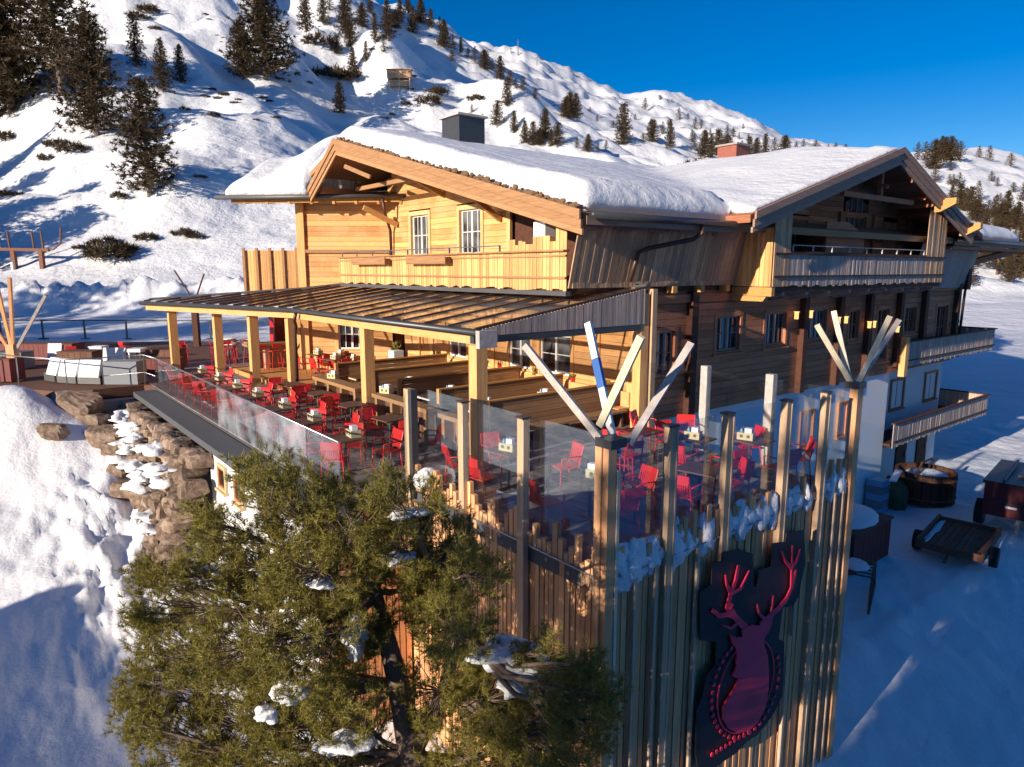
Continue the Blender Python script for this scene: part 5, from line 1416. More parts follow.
# caddies on the booth tables and serving counters
for i, v in enumerate((8.0, 10.1, 12.2, 14.2)):
    w_ = ['nearest', 'second', 'third', 'farthest'][i]
    put(tb0, (1.05, v, 0), .1, f'{w_} small table of the inner row beside the wooden counters', 'inner row of small tables')
    put(ch0, (.85, v + .62, 0), -1.5 + random.uniform(-.3, .3), f'red armchair behind the {w_} table of the inner row', 'red armchairs of the inner row')
    put(ch0, (1.1, v - .62, 0), 1.5 + random.uniform(-.3, .3), f'red armchair in front of the {w_} table of the inner row', 'red armchairs of the inner row')
for (u, v, z, lab) in [(2.1, 13.5, .92, 'white-papered condiment box on the left wooden counter'), (2.15, 10.2, .92, 'condiment box on the counter beside the second pillar'), (3.6, 8.9 - 1.25, .77, 'condiment box on the booth table nearest the corner'),
                       (3.9, 9.75, .77, 'condiment box on the booth table behind the corner pillar'), (3.8, 11.85, .77, 'condiment box on the middle booth table'), (5.6, 7.7, .77, 'condiment box far in on the booth table nearest the corner')]:
    put(cd0, (u, v, z), .4, lab, 'condiment boxes')

# ------------------------------------------------------------------ outer terrace on the left: seats, sunlit boards, tables (world coordinates)
def wv(x, y, z=0): return (x, y, z)
t = thing('curved_bench', 'light grey curved lounge bench with three sunlit cushions behind the snow mound', 'bench', (-15.6, 25.2, 0), world=True)
mb = MB()
for k in range(5):
    a = math.pi * (.98 - k * .10); 
cs = [(-2.1, .75), (-1.35, .25), (-.45, -.05), (.45, -.15)]
for i in range(3):
    (x0, y0), (x1, y1) = cs[i], cs[i + 1]
    d = Vector((x1 - x0, y1 - y0, 0)).normalized(); n = Vector((d.y, -d.x, 0))
    mb = MB(); a = Vector((x0, y0, .28)) + d * .05; b = Vector((x1, y1, .28)) - d * .05
    mb.prism([a, b, b + Vector((0, 0, .62)) + n * .0 - n * .22, a + Vector((0, 0, .62)) - n * .22], tuple(n * .14)); part('cushion', mb, M['paper'], t)
mb = MB()
for i in range(3):
    (x0, y0), (x1, y1) = cs[i], cs[i + 1]; mb.beam((x0, y0 + .3, .17), (x1, y1 + .3, .17), .75, .3)
part('base', mb, M['sheet'], t)
mb = MB(); mb.box(.48, 1.75, -.15, .55, 0, .85); part('side_box', mb, M['cushion'], t)
def cube_table(x, y, lab, w=.8):
    t = thing('folded_table', lab, 'table', (x, y, 0), world=True, group='sunlit pale tables on the outer terrace')
    mb = MB()
    for k in range(4): mb.add([(-w / 2 + k * w / 4 + .008, 0, .12), (-w / 2 + (k + 1) * w / 4 - .008, 0, .12), (-w / 2 + (k + 1) * w / 4 - .008, .18, .98), (-w / 2 + k * w / 4 + .008, .18, .98),
                              (-w / 2 + k * w / 4 + .008, .04, .12), (-w / 2 + (k + 1) * w / 4 - .008, .04, .12), (-w / 2 + (k + 1) * w / 4 - .008, .22, .98), (-w / 2 + k * w / 4 + .008, .22, .98)], [(0, 1, 2, 3), (7, 6, 5, 4), (0, 4, 5, 1), (3, 2, 6, 7), (1, 5, 6, 2), (0, 3, 7, 4)])
    part('tilted_top', mb, M['paper'], t)
    for s in (-1, 1):
        mb = MB(); mb.beam((s * w * .42, .1, 0), (s * w * .42, .35, .9), .04, .04); part('leg', mb, M['metal'], t)
cube_table(-20.2, 30.0, 'tilted pale slatted tabletop, leftmost on the outer terrace', .62)
cube_table(-16.6, 28.3, 'large tilted pale slatted tabletop in the middle of the outer terrace', .95)
for (x, y, w, lab) in [(-18.9, 31.2, .62, 'low white side table behind the left tilted top'), (-16.6, 30.2, .6, 'white-topped side table right of the large tilted top'), (-13.9, 33.2, .8, 'white-topped table behind the left porch pillar'), (-12.6, 32.8, .7, 'pale boxy stand beside the high red stools')]:
    t = thing('side_table', lab, 'table', (x, y, 0), world=True)
    mb = MB(); mb.box(-w / 2, w / 2, -.3, .3, .62, .92 if w > .65 else .76); part('tabletop', mb, M['paper'], t)
    for s in (-1, 1):
        mb = MB(); mb.box(s * w * .4 - .03, s * w * .4 + .03, -.25, .25, 0, .618); part('leg', mb, M['paper'] if s < 0 else M['metal'], t)
for (x, y, w, d, h, mm, lab) in [(-22.3, 32.3, 3.6, 1.0, .75, 'reddark', 'long dark red planter box at the back of the outer terrace'), (-21.4, 29.2, 1.3, .8, .7, 'cushion', 'grey padded box beside the left forked post'),
                              (-18.6, 29.4, 1.5, .9, .72, 'table_dk', 'dark brown box table in front of the side tables'), (-15.0, 29.6, 1.3, .9, .78, 'table_dk', 'dark brown box table near the left porch pillar'), (-19.3, 25.9, .9, .8, .85, 'reddark', 'dark brown crate at the foot of the left forked post'),
                              (-14.3, 27.6, 1.6, .8, .62, 'reddark', 'low dark red bench by the tube railing')]:
    t = thing('terrace_box', lab, 'box', (x, y, 0), world=True)
    mb = MB()
    n = max(3, int(w / .22))
    for k in range(n): mb.box(-w / 2 + k * w / n + .006, -w / 2 + (k + 1) * w / n - .006, -d / 2, -d / 2 + .03, .03, h)
    mb.box(-w / 2 + .01, w / 2 - .01, -d / 2 + .032, d / 2, .03, h - .02)
    part('body', mb, M[mm], t)
    mb = MB(); mb.box(-w / 2 - .02, w / 2 + .02, -d / 2 - .02, d / 2 + .02, h + .001, h + .04); part('lid', mb, M['table_dk'] if mm != 'cushion' else M['sheet'], t)
for i, (x, y, rz) in enumerate([(-19.6, 30.4, 2.0), (-18.2, 32.3, 1.0), (-15.6, 32.2, -1.0), (-15.0, 31.0, 1.9), (-13.2, 30.4, .5), (-12.8, 31.2, 2.0), (-11.9, 31.0, 1.0), (-12.4, 29.9, -1.0), (-11.3, 30.2, 1.4), (-14.2, 34.4, 1.2)]):
    lab = ['red armchair beside the leftmost tilted top', 'red armchair behind the low white side table', 'red armchair behind the large tilted top', 'red armchair left of the porch corner pillar', 'high red stool left in the group seen between the porch pillars', 'red high stool at the back of the group between the porch pillars', 'red high stool in the middle between the porch pillars', 'red high stool at the front between the porch pillars', 'red high stool right in the group between the porch pillars', 'red armchair farthest back on the outer terrace'][i]
    c = copy_thing(st0 if 4 <= i <= 8 else ch0, (x, y, 0), rz, lab, 'red seats on the outer terrace', world=True)
for i, (x, y) in enumerate([(-12.7, 30.6), (-11.7, 30.5)]):
    t = thing('high_table', ['dark high table left among the red stools', 'dark high table right among the red stools'][i], 'table', (x, y, 0), world=True)
    mb = MB(); mb.box(-.35, .35, -.3, .3, 1.02, 1.07); part('tabletop', mb, M['table_dk'], t)
    mb = MB(); mb.tube([(0, 0, 0), (0, 0, 1.02)], .035, 8); part('column', mb, M['metal'], t)
# rail by the road
t = thing('road_railing', 'long dark post and rail barrier along the snowy road', 'railing', (-31, 42.5, 0), world=True)
mb = MB(); mb.beam((-4, 0, 1.12), (26, 0, 1.05), .05, .07); mb.tube([(-4, 0, 1.38), (8, .1, 1.28), (20, 0, 1.2)], .012, 5); part('rail', mb, M['metal'], t)
for k in range(11):
    mb = MB(); mb.box(-3.3 + k * 2.6 - .04, -3.3 + k * 2.6 + .04, -.04, .04, -.1, 1.08); mb.box(-3.3 + k * 2.6 - .25, -3.3 + k * 2.6 + .25, -.12, .12, -.06, -.0); part('rail_post', mb, M['metal'], t)
# steel lift frame on the slope
lp = at_px(28, 268); zb = 4.4
t = thing('lift_frame', 'rusty steel frame with a cross beam and curved upright prongs on the shaded slope', 'steel frame', tuple(lp), world=True)
t.scale = (lp.y / 75,) * 3
mb = MB(); mb.beam((-3.2, 0, 6.4 - zb), (2.5, 0, 6.3 - zb), .35, .32); part('cross_beam', mb, M['rust'], t)
for x in (-1.4, 1.6):
    mb = MB(); mb.beam((x, 0, -.5), (x, 0, 6.3 - zb), .42, .42); part('leg', mb, M['rust'], t)
for x in (-1.7, .9, 1.9):
    mb = MB(); mb.tube([(x, 0, 6.4 - zb), (x - .1, 0, 8.3 - zb)], .10, 7); part('prong', mb, M['rust'], t)
mb = MB(); mb.tube([(1.9, 0, 6.2 - zb), (3.0, 0, 6.4 - zb), (3.8, 0, 7.0 - zb), (4.0, 0, 8.7 - zb)], .10, 7); part('prong', mb, M['rust'], t)
mb = MB(); mb.tube([(-4.5, 0, 8.0 - zb), (-2.6, 0, 6.6 - zb)], .12, 7); mb.tube([(-4.5, 0, 4.9 - zb), (-3, 0, 4.4 - zb), (-1.6, 0, 5.0 - zb)], .12, 7); part('curved_pipe', mb, M['metal'], t)
mb = MB(); mb.blob((-1.5, -.2, 4.6 - zb), (.18, .12, .5), 5, 6); part('snow_lump', mb, M['snow_soft'], t)
# stilted hut on the hill
hp = at_px(400, 88); hz = hp.z
t = thing('hillside_hut', 'small wooden hut on stilts high on the snowy slope', 'hut', (hp.x, hp.y, hz), world=True)
t.scale = (hp.y / 176 * .95,) * 3
mb = MB(); mb.box(-3, 3, -1.5, 1.5, 2.1, 4.0); part('cabin', mb, M['weather'], t)
mb = MB()
mb.prism([(-3.3, -1.9, 4.0), (3.3, -1.9, 4.0), (3.3, 1.9, 4.5), (-3.3, 1.9, 4.5)], (0, 0, .15)); part('roof', mb, M['gold_x'], t)
for x in (-2.7, 0, 2.7):
    mb = MB(); mb.box(x - .12, x + .12, -1.4, -1.15, -1.5, 2.1); part('stilt', mb, M['greybeam'], t)
mb = MB(); mb.box(-2.4, 2.4, -1.3, 1.2, .2, 1.6); part('stacked_logs', mb, M['weather'], t)

# ------------------------------------------------------------------ yard on the right: trailers, crates
def yz(u, v):
    p = W(u, v); return H(p.x, p.y)
def wheel(par, c, r, w, name='wheel'):
    mb = MB(); mb.tube([(c[0] , c[1] - w / 2, c[2]), (c[0], c[1] + w / 2, c[2])], r, 20); o = part(name, mb, M['black'], par)
    for k in range(16):
        pass
    m2 = MB(); m2.tube([(c[0], c[1] - w / 2 - .01, c[2]), (c[0], c[1] + w / 2 + .01, c[2])], r * .55, 14); part('rim', m2, M['rust'], o)
    return o
zt = yz(19.5, 1.8)
t = thing('flat_trailer', 'low rusty flatbed trailer with a slatted floor parked in the shaded yard', 'trailer', (19.7, 1.9, zt), rz=R(8))
mb = MB()
for k in range(9): mb.box(-1.5, 1.5, -.85 + k * .19, -.85 + k * .19 + .17, .50, .54)
part('bed', mb, M['table_dk'], t)
mb = MB()
mb.box(-1.6, 1.6, -.98, -.90, .42, .72); mb.box(-1.6, 1.6, .90, .98, .42, .72); mb.box(-1.62, -1.54, -.90, .90, .42, .66); mb.box(1.54, 1.62, -.90, .90, .42, .66); part('frame', mb, M['rust'], t)
mb = MB(); mb.beam((-1.6, 0, .46), (-2.1, 0, .30), .1, .08); part('drawbar', mb, M['rust'], t)
wheel(t, (-.6, -1.12, .34), .34, .22); wheel(t, (-.6, 1.12, .34), .34, .22)
mb = MB(); mb.blob((.2, .78, .55), (1.3, .10, .03), 3, 8, .8); part('snow_dusting', mb, M['snow_soft'], t)
zt = yz(23.3, 1.2)
t = thing('box_trailer', 'dark closed box trailer on large wheels at the right edge', 'trailer', (24.0, 1.4, zt), rz=R(8))
mb = MB(); mb.box(-1.3, 2.4, -.95, .95, .75, 1.95); part('body', mb, M['reddark'], t)
mb = MB(); mb.box(-1.36, 2.46, -1.01, 1.01, 1.952, 2.06); part('lid', mb, M['copper'], t)
mb = MB()
for k in range(4): mb.box(-1.0 + k * .95, -.96 + k * .95, -.98, -.952, .78, 1.93)
mb.box(-1.33, -1.302, -.9, .9, 1.3, 1.36); part('ribs', mb, M['metal'], t)
wheel(t, (-.2, -1.15, .5), .5, .28); wheel(t, (-.2, 1.15, .5), .5, .28); wheel(t, (1.5, -1.15, .5), .5, .28)
mb = MB(); mb.box(-1.345, -1.305, -.1, .25, 1.12, 1.20); part('latch', mb, M['paper'], t)
mb = MB(); mb.tube([(-1.1, .4, 2.07), (2, .4, 2.2)], .05, 6); mb.box(-.2, 1.2, -.5, .1, 2.07, 2.15); part('roof_load', mb, M['sheet'], t)
zc = yz(15.3, 3.6)
t = thing('storage_crate', 'large dark storage crate capped with a thick slab of snow against the lodge wall', 'crate', (16.0, 4.2, zc))
mb = MB()
for k in range(8): mb.box(-1.3 + k * .325 + .006, -1.3 + (k + 1) * .325 - .006, -1.0, -.96, .05, 1.35); mb.box(-1.30, -1.26, -.955 + k * .235, -.955 + k * .235 + .225, .05, 1.35)
mb.box(-1.255, 1.3, -.955, 1.0, .05, 1.34); part('body', mb, M['reddark'], t)
mb = MB(); mb.box(-1.35, 1.35, -1.05, 1.05, 1.352, 1.42); part('lid', mb, M['table_dk'], t)
mb = MB(); mb.blob((.0, .05, 1.44), (1.42, 1.1, .30), 4, 12, .12); part('snow_cap', mb, M['snow_soft'], t, smooth=True)
zc = yz(13.2, 2.3)
t = thing('log_rack', 'rusty metal sled rack standing beside the snow-capped crate', 'rack', (13.4, 2.5, zc), rz=R(20))
for y in (-.45, .45):
    mb = MB(); mb.beam((-1.0, y, .12), (1.2, y, .12), .07, .09); mb.beam((-.9, y, .12), (-.6, y, 1.0), .07, .07); mb.beam((1.0, y, .12), (.6, y, 1.15), .07, .07); mb.beam((-.6, y, .95), (.6, y, 1.1), .07, .07); part('side_frame', mb, M['rust'], t)
mb = MB()
for k in range(6): mb.beam((-.55 + k * .2, -.45, 1.0 + k * .02), (-.55 + k * .2, .45, 1.0 + k * .02), .06, .03)
part('slats', mb, M['table_dk'], t)
mb = MB(); mb.blob((0, 0, 1.08), (.5, .35, .06), 2, 6); part('snow_dusting', mb, M['snow_soft'], t)
zc = yz(24.2, 4.6)
t = thing('round_tub', 'big dark round wooden tub with snow inside below the lower balcony', 'tub', (24.6, 4.9, zc))
mb = MB()
for k in range(22):
    a0, a1 = 2 * math.pi * k / 22, 2 * math.pi * (k + .92) / 22
    q = [(1.15 * math.cos(a0), 1.15 * math.sin(a0), .1), (1.15 * math.cos(a1), 1.15 * math.sin(a1), .1), (1.03 * math.cos(a1), 1.03 * math.sin(a1), .1), (1.03 * math.cos(a0), 1.03 * math.sin(a0), .1)]
    mb.prism(q, (0, 0, 1.25))
part('staves', mb, M['dark'], t)
mb = MB(); mb.tube([(0, 0, .3), (0, 0, .36)], 1.17, 28); mb.tube([(0, 0, 1.1), (0, 0, 1.16)], 1.17, 28); part('hoop', mb, M['rust'], t)
mb = MB(); mb.tube([(-.9, 0, 1.3), (-.5, 0, 1.75), (.5, 0, 1.75), (.9, 0, 1.3)], .05, 6); part('arch', mb, M['dark'], t)
mb = MB(); mb.blob((0, 0, 1.15), (.8, .8, .22), 6, 8); part('snow_fill', mb, M['snow_soft'], t, smooth=True)
zc = yz(21.7, 4.9)
t = thing('bottle_crates', 'stack of pale slatted bottle crates under the lower balcony', 'crates', (21.8, 5.6, zc))
for k in range(5):
    mb = MB(); z = k * .29
    mb.box(-.35, .35, -.3, .3, z, z + .02)
    for j in range(3): mb.box(-.35, .35, -.32, -.30, z + .03 + j * .09, z + .09 + j * .09); mb.box(-.372, -.352, -.3, .3, z + .03 + j * .09, z + .09 + j * .09)
    mb.box(-.33, .33, -.28, .28, z + .021, z + .24)
    part('crate', mb, M['cushion'] if k % 2 else M['bluec'], t)
t = thing('tarp_heap', 'olive green tarpaulin heap beside the bottle crates', 'tarp', (22.9, 5.4, yz(22.9, 5.2)))
mb = MB(); mb.blob((0, 0, .5), (.6, .5, .75), 11, 10, .5); part('tarp', mb, M['green'], t, smooth=True)
mb = MB(); mb.beam((-1.5, -.5, 1.55), (-.5, -.3, 1.75), .25, .05); part('plank', mb, M['paper'], t)

# ------------------------------------------------------------------ snow piles on the tower ledge
G = 'snow heaps between the facade slats'
k = 0
ORD = ['first', 'second', 'third', 'fourth', 'fifth', 'sixth', 'seventh', 'eighth', 'ninth', 'tenth', 'eleventh', 'twelfth', 'thirteenth', 'fourteenth', 'fifteenth', 'sixteenth', 'seventeenth', 'eighteenth', 'nineteenth', 'twentieth']
for u in (.38, .62, 1.0, 1.55, 1.85, 2.3, 2.9, 3.2, 3.45, 3.85, 4.15, 4.65, 4.95, 5.3, 5.9, 6.25, 6.6):
    mb = MB(); r = random.uniform(.16, .30); hh = random.uniform(.18, .36)
    mb.blob((0, 0, 0), (r, .10, hh), k, 10, .55); mb.blob((r * .7, .01, -hh * .2), (r * .6, .08, hh * .6), k + 50, 8, .5)
    single('snow_heap', mb, M['snow_soft'], f'{ORD[k]} heap of snow from the near corner, at the foot of the right glass', 'snow', (u, .03, .06), smooth=True, group=G); k += 1
mb = MB(); mb.blob((0, 0, 0), (.28, .22, .20), 31, 8, .3)
single('snow_heap', mb, M['snow_soft'], 'bright sunlit lump of snow beside the left steel post', 'snow', (-.05, 4.55, .32), smooth=True)

# ------------------------------------------------------------------ boulders of the retaining wall
def rocks():
    t = thing('boulder_wall', 'retaining wall of big brown boulders with snow in the joints below the ledge', 'stone wall', (-2.1, 12.2, -3))
    mb = MB(); i = 0
    for v in np.arange(12.2, 20.9, .62):
        gz = yz(-2.3, v)
        z = -.45; row = 0
        while z > gz - .6:
            h = random.uniform(.24, .42)
            out = .12 + (-.3 - z) * .30
            mb.rock((-2.15 - out + .1, v + random.uniform(-.2, .2) + (row % 2) * .4, z - h * .4), (.42, random.uniform(.32, .52), h * .70), i, 12, rot=random.uniform(-.3, .3)); i += 1
            z -= h; row += 1
    part('boulders', mb, M['rock'], t, absolute=True)
    sn = MB()
    for k in range(30):
        v = random.uniform(13.5, 20.5); gz = yz(-2.3, v); z = random.uniform(gz + .1, -.7); out = .12 + (-.3 - z) * .30
        sn.blob((-2.42 - out, v, z), (.30, random.uniform(.25, .6), random.uniform(.06, .14)), 200 + k, 9, .9)
    part('snow_in_joints', sn, M['snow_soft'], t, absolute=True, smooth=True)
    return
rocks()
mb = MB()
pts = [(-13.2, 24.75), (-14.3, 23.9), (-15.3, 23.1), (-16.2, 23.3)]
for a, b in zip(pts[:-1], pts[1:]):
    mb.beam((a[0], a[1], -.62), (b[0], b[1], -.62), .5, .5)
single('concrete_kerb', mb, M['concrete'], 'low concrete retaining kerb below the outer terrace corner', 'kerb', (0, 0, 0), world=True)
# scattered boulders poking out of the snow
G = 'boulders poking out of the snow below the terrace'
BLD = [(52, 435, .38, 'lone brown boulder on the sunlit slope at the left'), (75, 408, .8, 'long flat rock under the corner of the outer terrace'), (100, 415, .55, 'rock under the dark terrace fascia'), (120, 425, .6, 'rounded rock above the rubble slope'),
       (105, 442, .55, 'brown rock in the middle of the rubble'), (132, 446, .5, 'flat rock among the rubble snow'), (150, 462, .5, 'wide rock between two snow tongues'), (130, 496, .5, 'lowest brown rock in the rubble snow'), (160, 486, .28, 'small rock in the snow tongue'), (185, 508, .5, 'rock near the foot of the boulder wall'),
       (92, 424, .45, 'grey rock left of the rubble, under the kerb'), (138, 424, .5, 'rock just below the corner of the dark ledge'), (116, 452, .4, 'snow-framed rock left in the middle of the rubble'), (142, 472, .4, 'rock left of the boulder wall, halfway down'), (118, 474, .35, 'small rock low at the left of the rubble'), (150, 500, .45, 'rock in the lower rubble beside the boulder wall'), (168, 520, .4, 'lowest rock beside the boulder wall'), (100, 400, .5, 'flat rock against the dark terrace fascia'), (150, 416, .5, 'big rock at the upper end of the boulder wall'), (128, 436, .35, 'small dark rock in the upper rubble')]
for i, (px, py, r, lab) in enumerate(BLD):
    p = at_px(px, py); mb = MB(); mb.rock((0, 0, 0), (r * 1.35, r * .9, r * .8), 40 + i, 14)
    single('boulder', mb, M['rock'], lab, 'boulder', (p.x, p.y + .05, p.z + .10), rz=random.uniform(-.3, .3), group=G, world=True)
# ------------------------------------------------------------------ trees
def np_mesh(name, co, tris, mat):
    me = bpy.data.meshes.new(name)
    me.vertices.add(len(co)); me.vertices.foreach_set('co', np.asarray(co, np.float32).ravel())
    me.loops.add(tris.size); me.loops.foreach_set('vertex_index', tris.ravel().astype(np.int32))
    me.polygons.add(len(tris)); me.polygons.foreach_set('loop_start', np.arange(0, tris.size, 3).astype(np.int32))
    me.polygons.foreach_set('loop_total', np.full(len(tris), 3, np.int32))
    me.update(calc_edges=True); me.materials.append(mat)
    return me
def needles(C, Dr, size, n, width, spread=1.0, seglen=.5, seed=0):
    """C: tuft centres (k,3); Dr: tuft directions; every needle is one narrow blade"""
    rs = np.random.RandomState(seed); k = len(C)
    size = np.broadcast_to(np.asarray(size, float), (k,))
    D3 = np.repeat(Dr, n, 0); C3 = np.repeat(C, n, 0); S3 = np.repeat(size, n)
    r = rs.normal(size=D3.shape); r /= np.linalg.norm(r, axis=1)[:, None]
    d = D3 * (1.0 - .35 * spread) + r * spread * .8; d /= np.linalg.norm(d, axis=1)[:, None]
    base = C3 + D3 * (rs.rand(len(D3))[:, None] * seglen - seglen * .5) * S3[:, None]
    L = S3 * rs.uniform(.7, 1.1, len(D3))
    side = np.cross(d, rs.normal(size=d.shape)); side /= np.linalg.norm(side, axis=1)[:, None]
    wv = width * S3[:, None] * side
    co = np.stack([base - wv, base + wv, base + d * L[:, None]], 1).reshape(-1, 3)
    return co, np.arange(len(co)).reshape(-1, 3)
def far_pine(idx, Ht=10.0, R0=2.6, dens=1.0, low=.08, top=.8, n=5):
    rs = np.random.RandomState(100 + idx); C = []; Dd = []; S = []; br = MB()
    nb = int(135 * dens)
    lean = rs.uniform(-.3, .3, 2)
    def axis(t): return np.array([lean[0] * t * t, lean[1] * t * t, t * Ht])
    for i in range(nb):
        t = low + (1 - low) * (i / nb) ** .9
        a = i * 2.399 + rs.uniform(-.5, .5)
        prof = (1 - t) ** top * (.75 + .5 * rs.rand()) * (1.0 if t > .2 else .7 + t * 1.5)
        L = R0 * prof + .25
        p0 = axis(t); up = .15 + .5 * t
        dr = np.array([math.cos(a), math.sin(a), up - .42 + rs.uniform(-.12, .12)]); dr /= np.linalg.norm(dr)
        m = max(3, int(L / .20))
        for j in range(m):
            f = (j + 1) / m; p = p0 + dr * L * f + np.array([0, 0, .35 * f * f * L * .4]) + rs.normal(size=3) * .17
            dd = dr + np.array([0, 0, .6]) + rs.normal(size=3) * .4
            C.append(p); Dd.append(dd / np.linalg.norm(dd)); S.append(rs.uniform(.28, .46))
        e = p0 + dr * L * .9
        br.tube([tuple(p0), tuple(e + np.array([0, 0, .1 * L]))], [.05, .015], 3, cap=False)
    for j in range(6): C.append(axis(1 - j * .015)); Dd.append(np.array([0, 0, 1.])); S.append(.4)
    co, tr = needles(np.array(C), np.array(Dd), np.array(S), 13, .11, 1.25, .6, idx)
    br.tube([(0, 0, -.8), tuple(axis(.4)), tuple(axis(.97))], [.20, .13, .03], 7)
    return np_mesh('crown', co, tr, M['fartree']), mesh_from(br, 'trunk', M['bark'])
PINES = [far_pine(0, R0=2.5), far_pine(1, R0=2.1, top=.65), far_pine(2, R0=3.0, dens=1.15, top=.75), far_pine(3, R0=1.7, top=.6, dens=.9), far_pine(4, R0=2.7, dens=.8, low=.16, top=.6), far_pine(5, R0=3.3, dens=1.2, top=.5)]
FARP = [far_pine(10, R0=3.0, dens=.45), far_pine(11, R0=2.5, dens=.4, top=.6), far_pine(12, R0=3.4, dens=.45, top=.6)]
def tree_at(p, h, var, lab, grp=None, lo=False, wide=1.0, name='pine_tree'):
    cr, tk = (FARP if lo else PINES)[var]
    o = bpy.data.objects.new(name, None); COL.objects.link(o); o.empty_display_size = .3
    o.location = p; o.rotation_euler = (0, 0, random.uniform(0, 6.28)); s = h / 10.0; o.scale = (s * wide, s * wide, s)
    props(o, lab, 'tree', grp)
    for nm, me in (('crown', cr), ('trunk', tk)):
        c = bpy.data.objects.new(nm, me); COL.objects.link(c); c.parent = o
    return o
def px_tree(px, py, hpx, var, lab, grp=None, lo=None, wide=1.0):
    p = at_px(px, py); dist = math.hypot(p.x, p.y)
    h = hpx / 686.0 * dist * (1.0) * 1.06
    return tree_at((p.x, p.y, p.z - .1), h, var % (3 if (lo if lo is not None else hpx < 15) else 6), lab, grp, lo=(lo if lo is not None else hpx < 15), wide=wide)
BIG = [(12, 112, 118, 0, 'tall dark pine cut by the left edge of the picture', 1.2), (-12, 125, 130, 2, 'tall dark pine mostly outside the left edge', 1.1), (62, 95, 108, 4, 'tall two-headed pine second from the left edge', 1.15),
       (97, 136, 90, 2, 'leaning bushy pine behind the lone pine with open branches', 1.1), (150, 196, 90, 1, 'lone pine with open tiered branches standing lowest on the left slope', 1.3), (137, 68, 40, 3, 'slim pine above the leaning bushy pine', 1),
       (163, 92, 40, 0, 'small pine right of the lone tiered pine', 1), (181, 84, 30, 1, 'smallest pine right of the lone tiered pine', 1), (266, 80, 80, 2, 'broad cone-shaped pine at the top centre-left above the lodge gable', 1.25), (243, 80, 46, 5, 'lower companion of the broad cone-shaped pine', .9),
       (340, 114, 26, 1, 'single small pine on open snow just above the lodge gable', 1.2), (306, 33, 33, 0, 'left one of three pines near the top edge', 1), (324, 28, 26, 4, 'middle one of three pines near the top edge', 1), (346, 37, 36, 2, 'right one of three pines near the top edge', 1),
       (388, 40, 32, 0, 'tallest pine above the stilted hut', 1.1), (375, 43, 24, 3, 'pine left of the tallest pine above the stilted hut', 1), (353, 73, 21, 0, 'pine left of the stilted hut', 1.1), (366, 63, 18, 3, 'slim pine between two pines left of the stilted hut', 1), (337, 57, 18, 4, 'pine above the scrub left of the stilted hut', 1.2),
       (444, 49, 24, 2, 'bushy pine on the shaded ridge left of the gap', 1.1), (461, 54, 14, 3, 'last small pine where the shaded ridge meets the sky', 1), (507, 107, 25, 3, 'dark pine on the shaded flank right of the metal chimney', 1.2), (497, 128, 24, 4, 'dark pine just right of the metal chimney', 1.2), (514, 134, 20, 1, 'pine behind the roof right of the metal chimney', 1.1),
       (545, 140, 27, 2, 'bushy sunlit pine above the middle of the roof', 1), (623, 146, 36, 1, 'tall slim pine standing alone above the roof snow', 1.1), (652, 143, 20, 5, 'rounded pine right of the tall slim one', 1), (670, 149, 25, 0, 'pine just behind the roof right of the rounded pine', .9), (570, 118, 22, 2, 'dark twin pine on the sunlit edge of the slope', 1.3),
       (997, 275, 40, 4, 'bushy pine in the snow right of the lodge', 1.5), (1022, 278, 42, 2, 'bushy pine cut by the right edge', 1.2)]
for (px, py, h, v_, lab, wd_) in BIG: px_tree(px, py, h, v_, lab, lo=False, wide=wd_)
GRP = {
 'a': ('small dark pine in the shaded tree line near the top, left of the stilted hut or above it', 'pines of the shaded upper slope'),
 'b': ('small pine among the trees right above the lodge roof snow', 'pines behind the roof'),
 'c': ('tiny pine on the bright far mountain flank', 'tiny pines on the sunlit mountain'),
 'd': ('small pine on the snowy hill at the far right', 'pines on the right hill'),
}
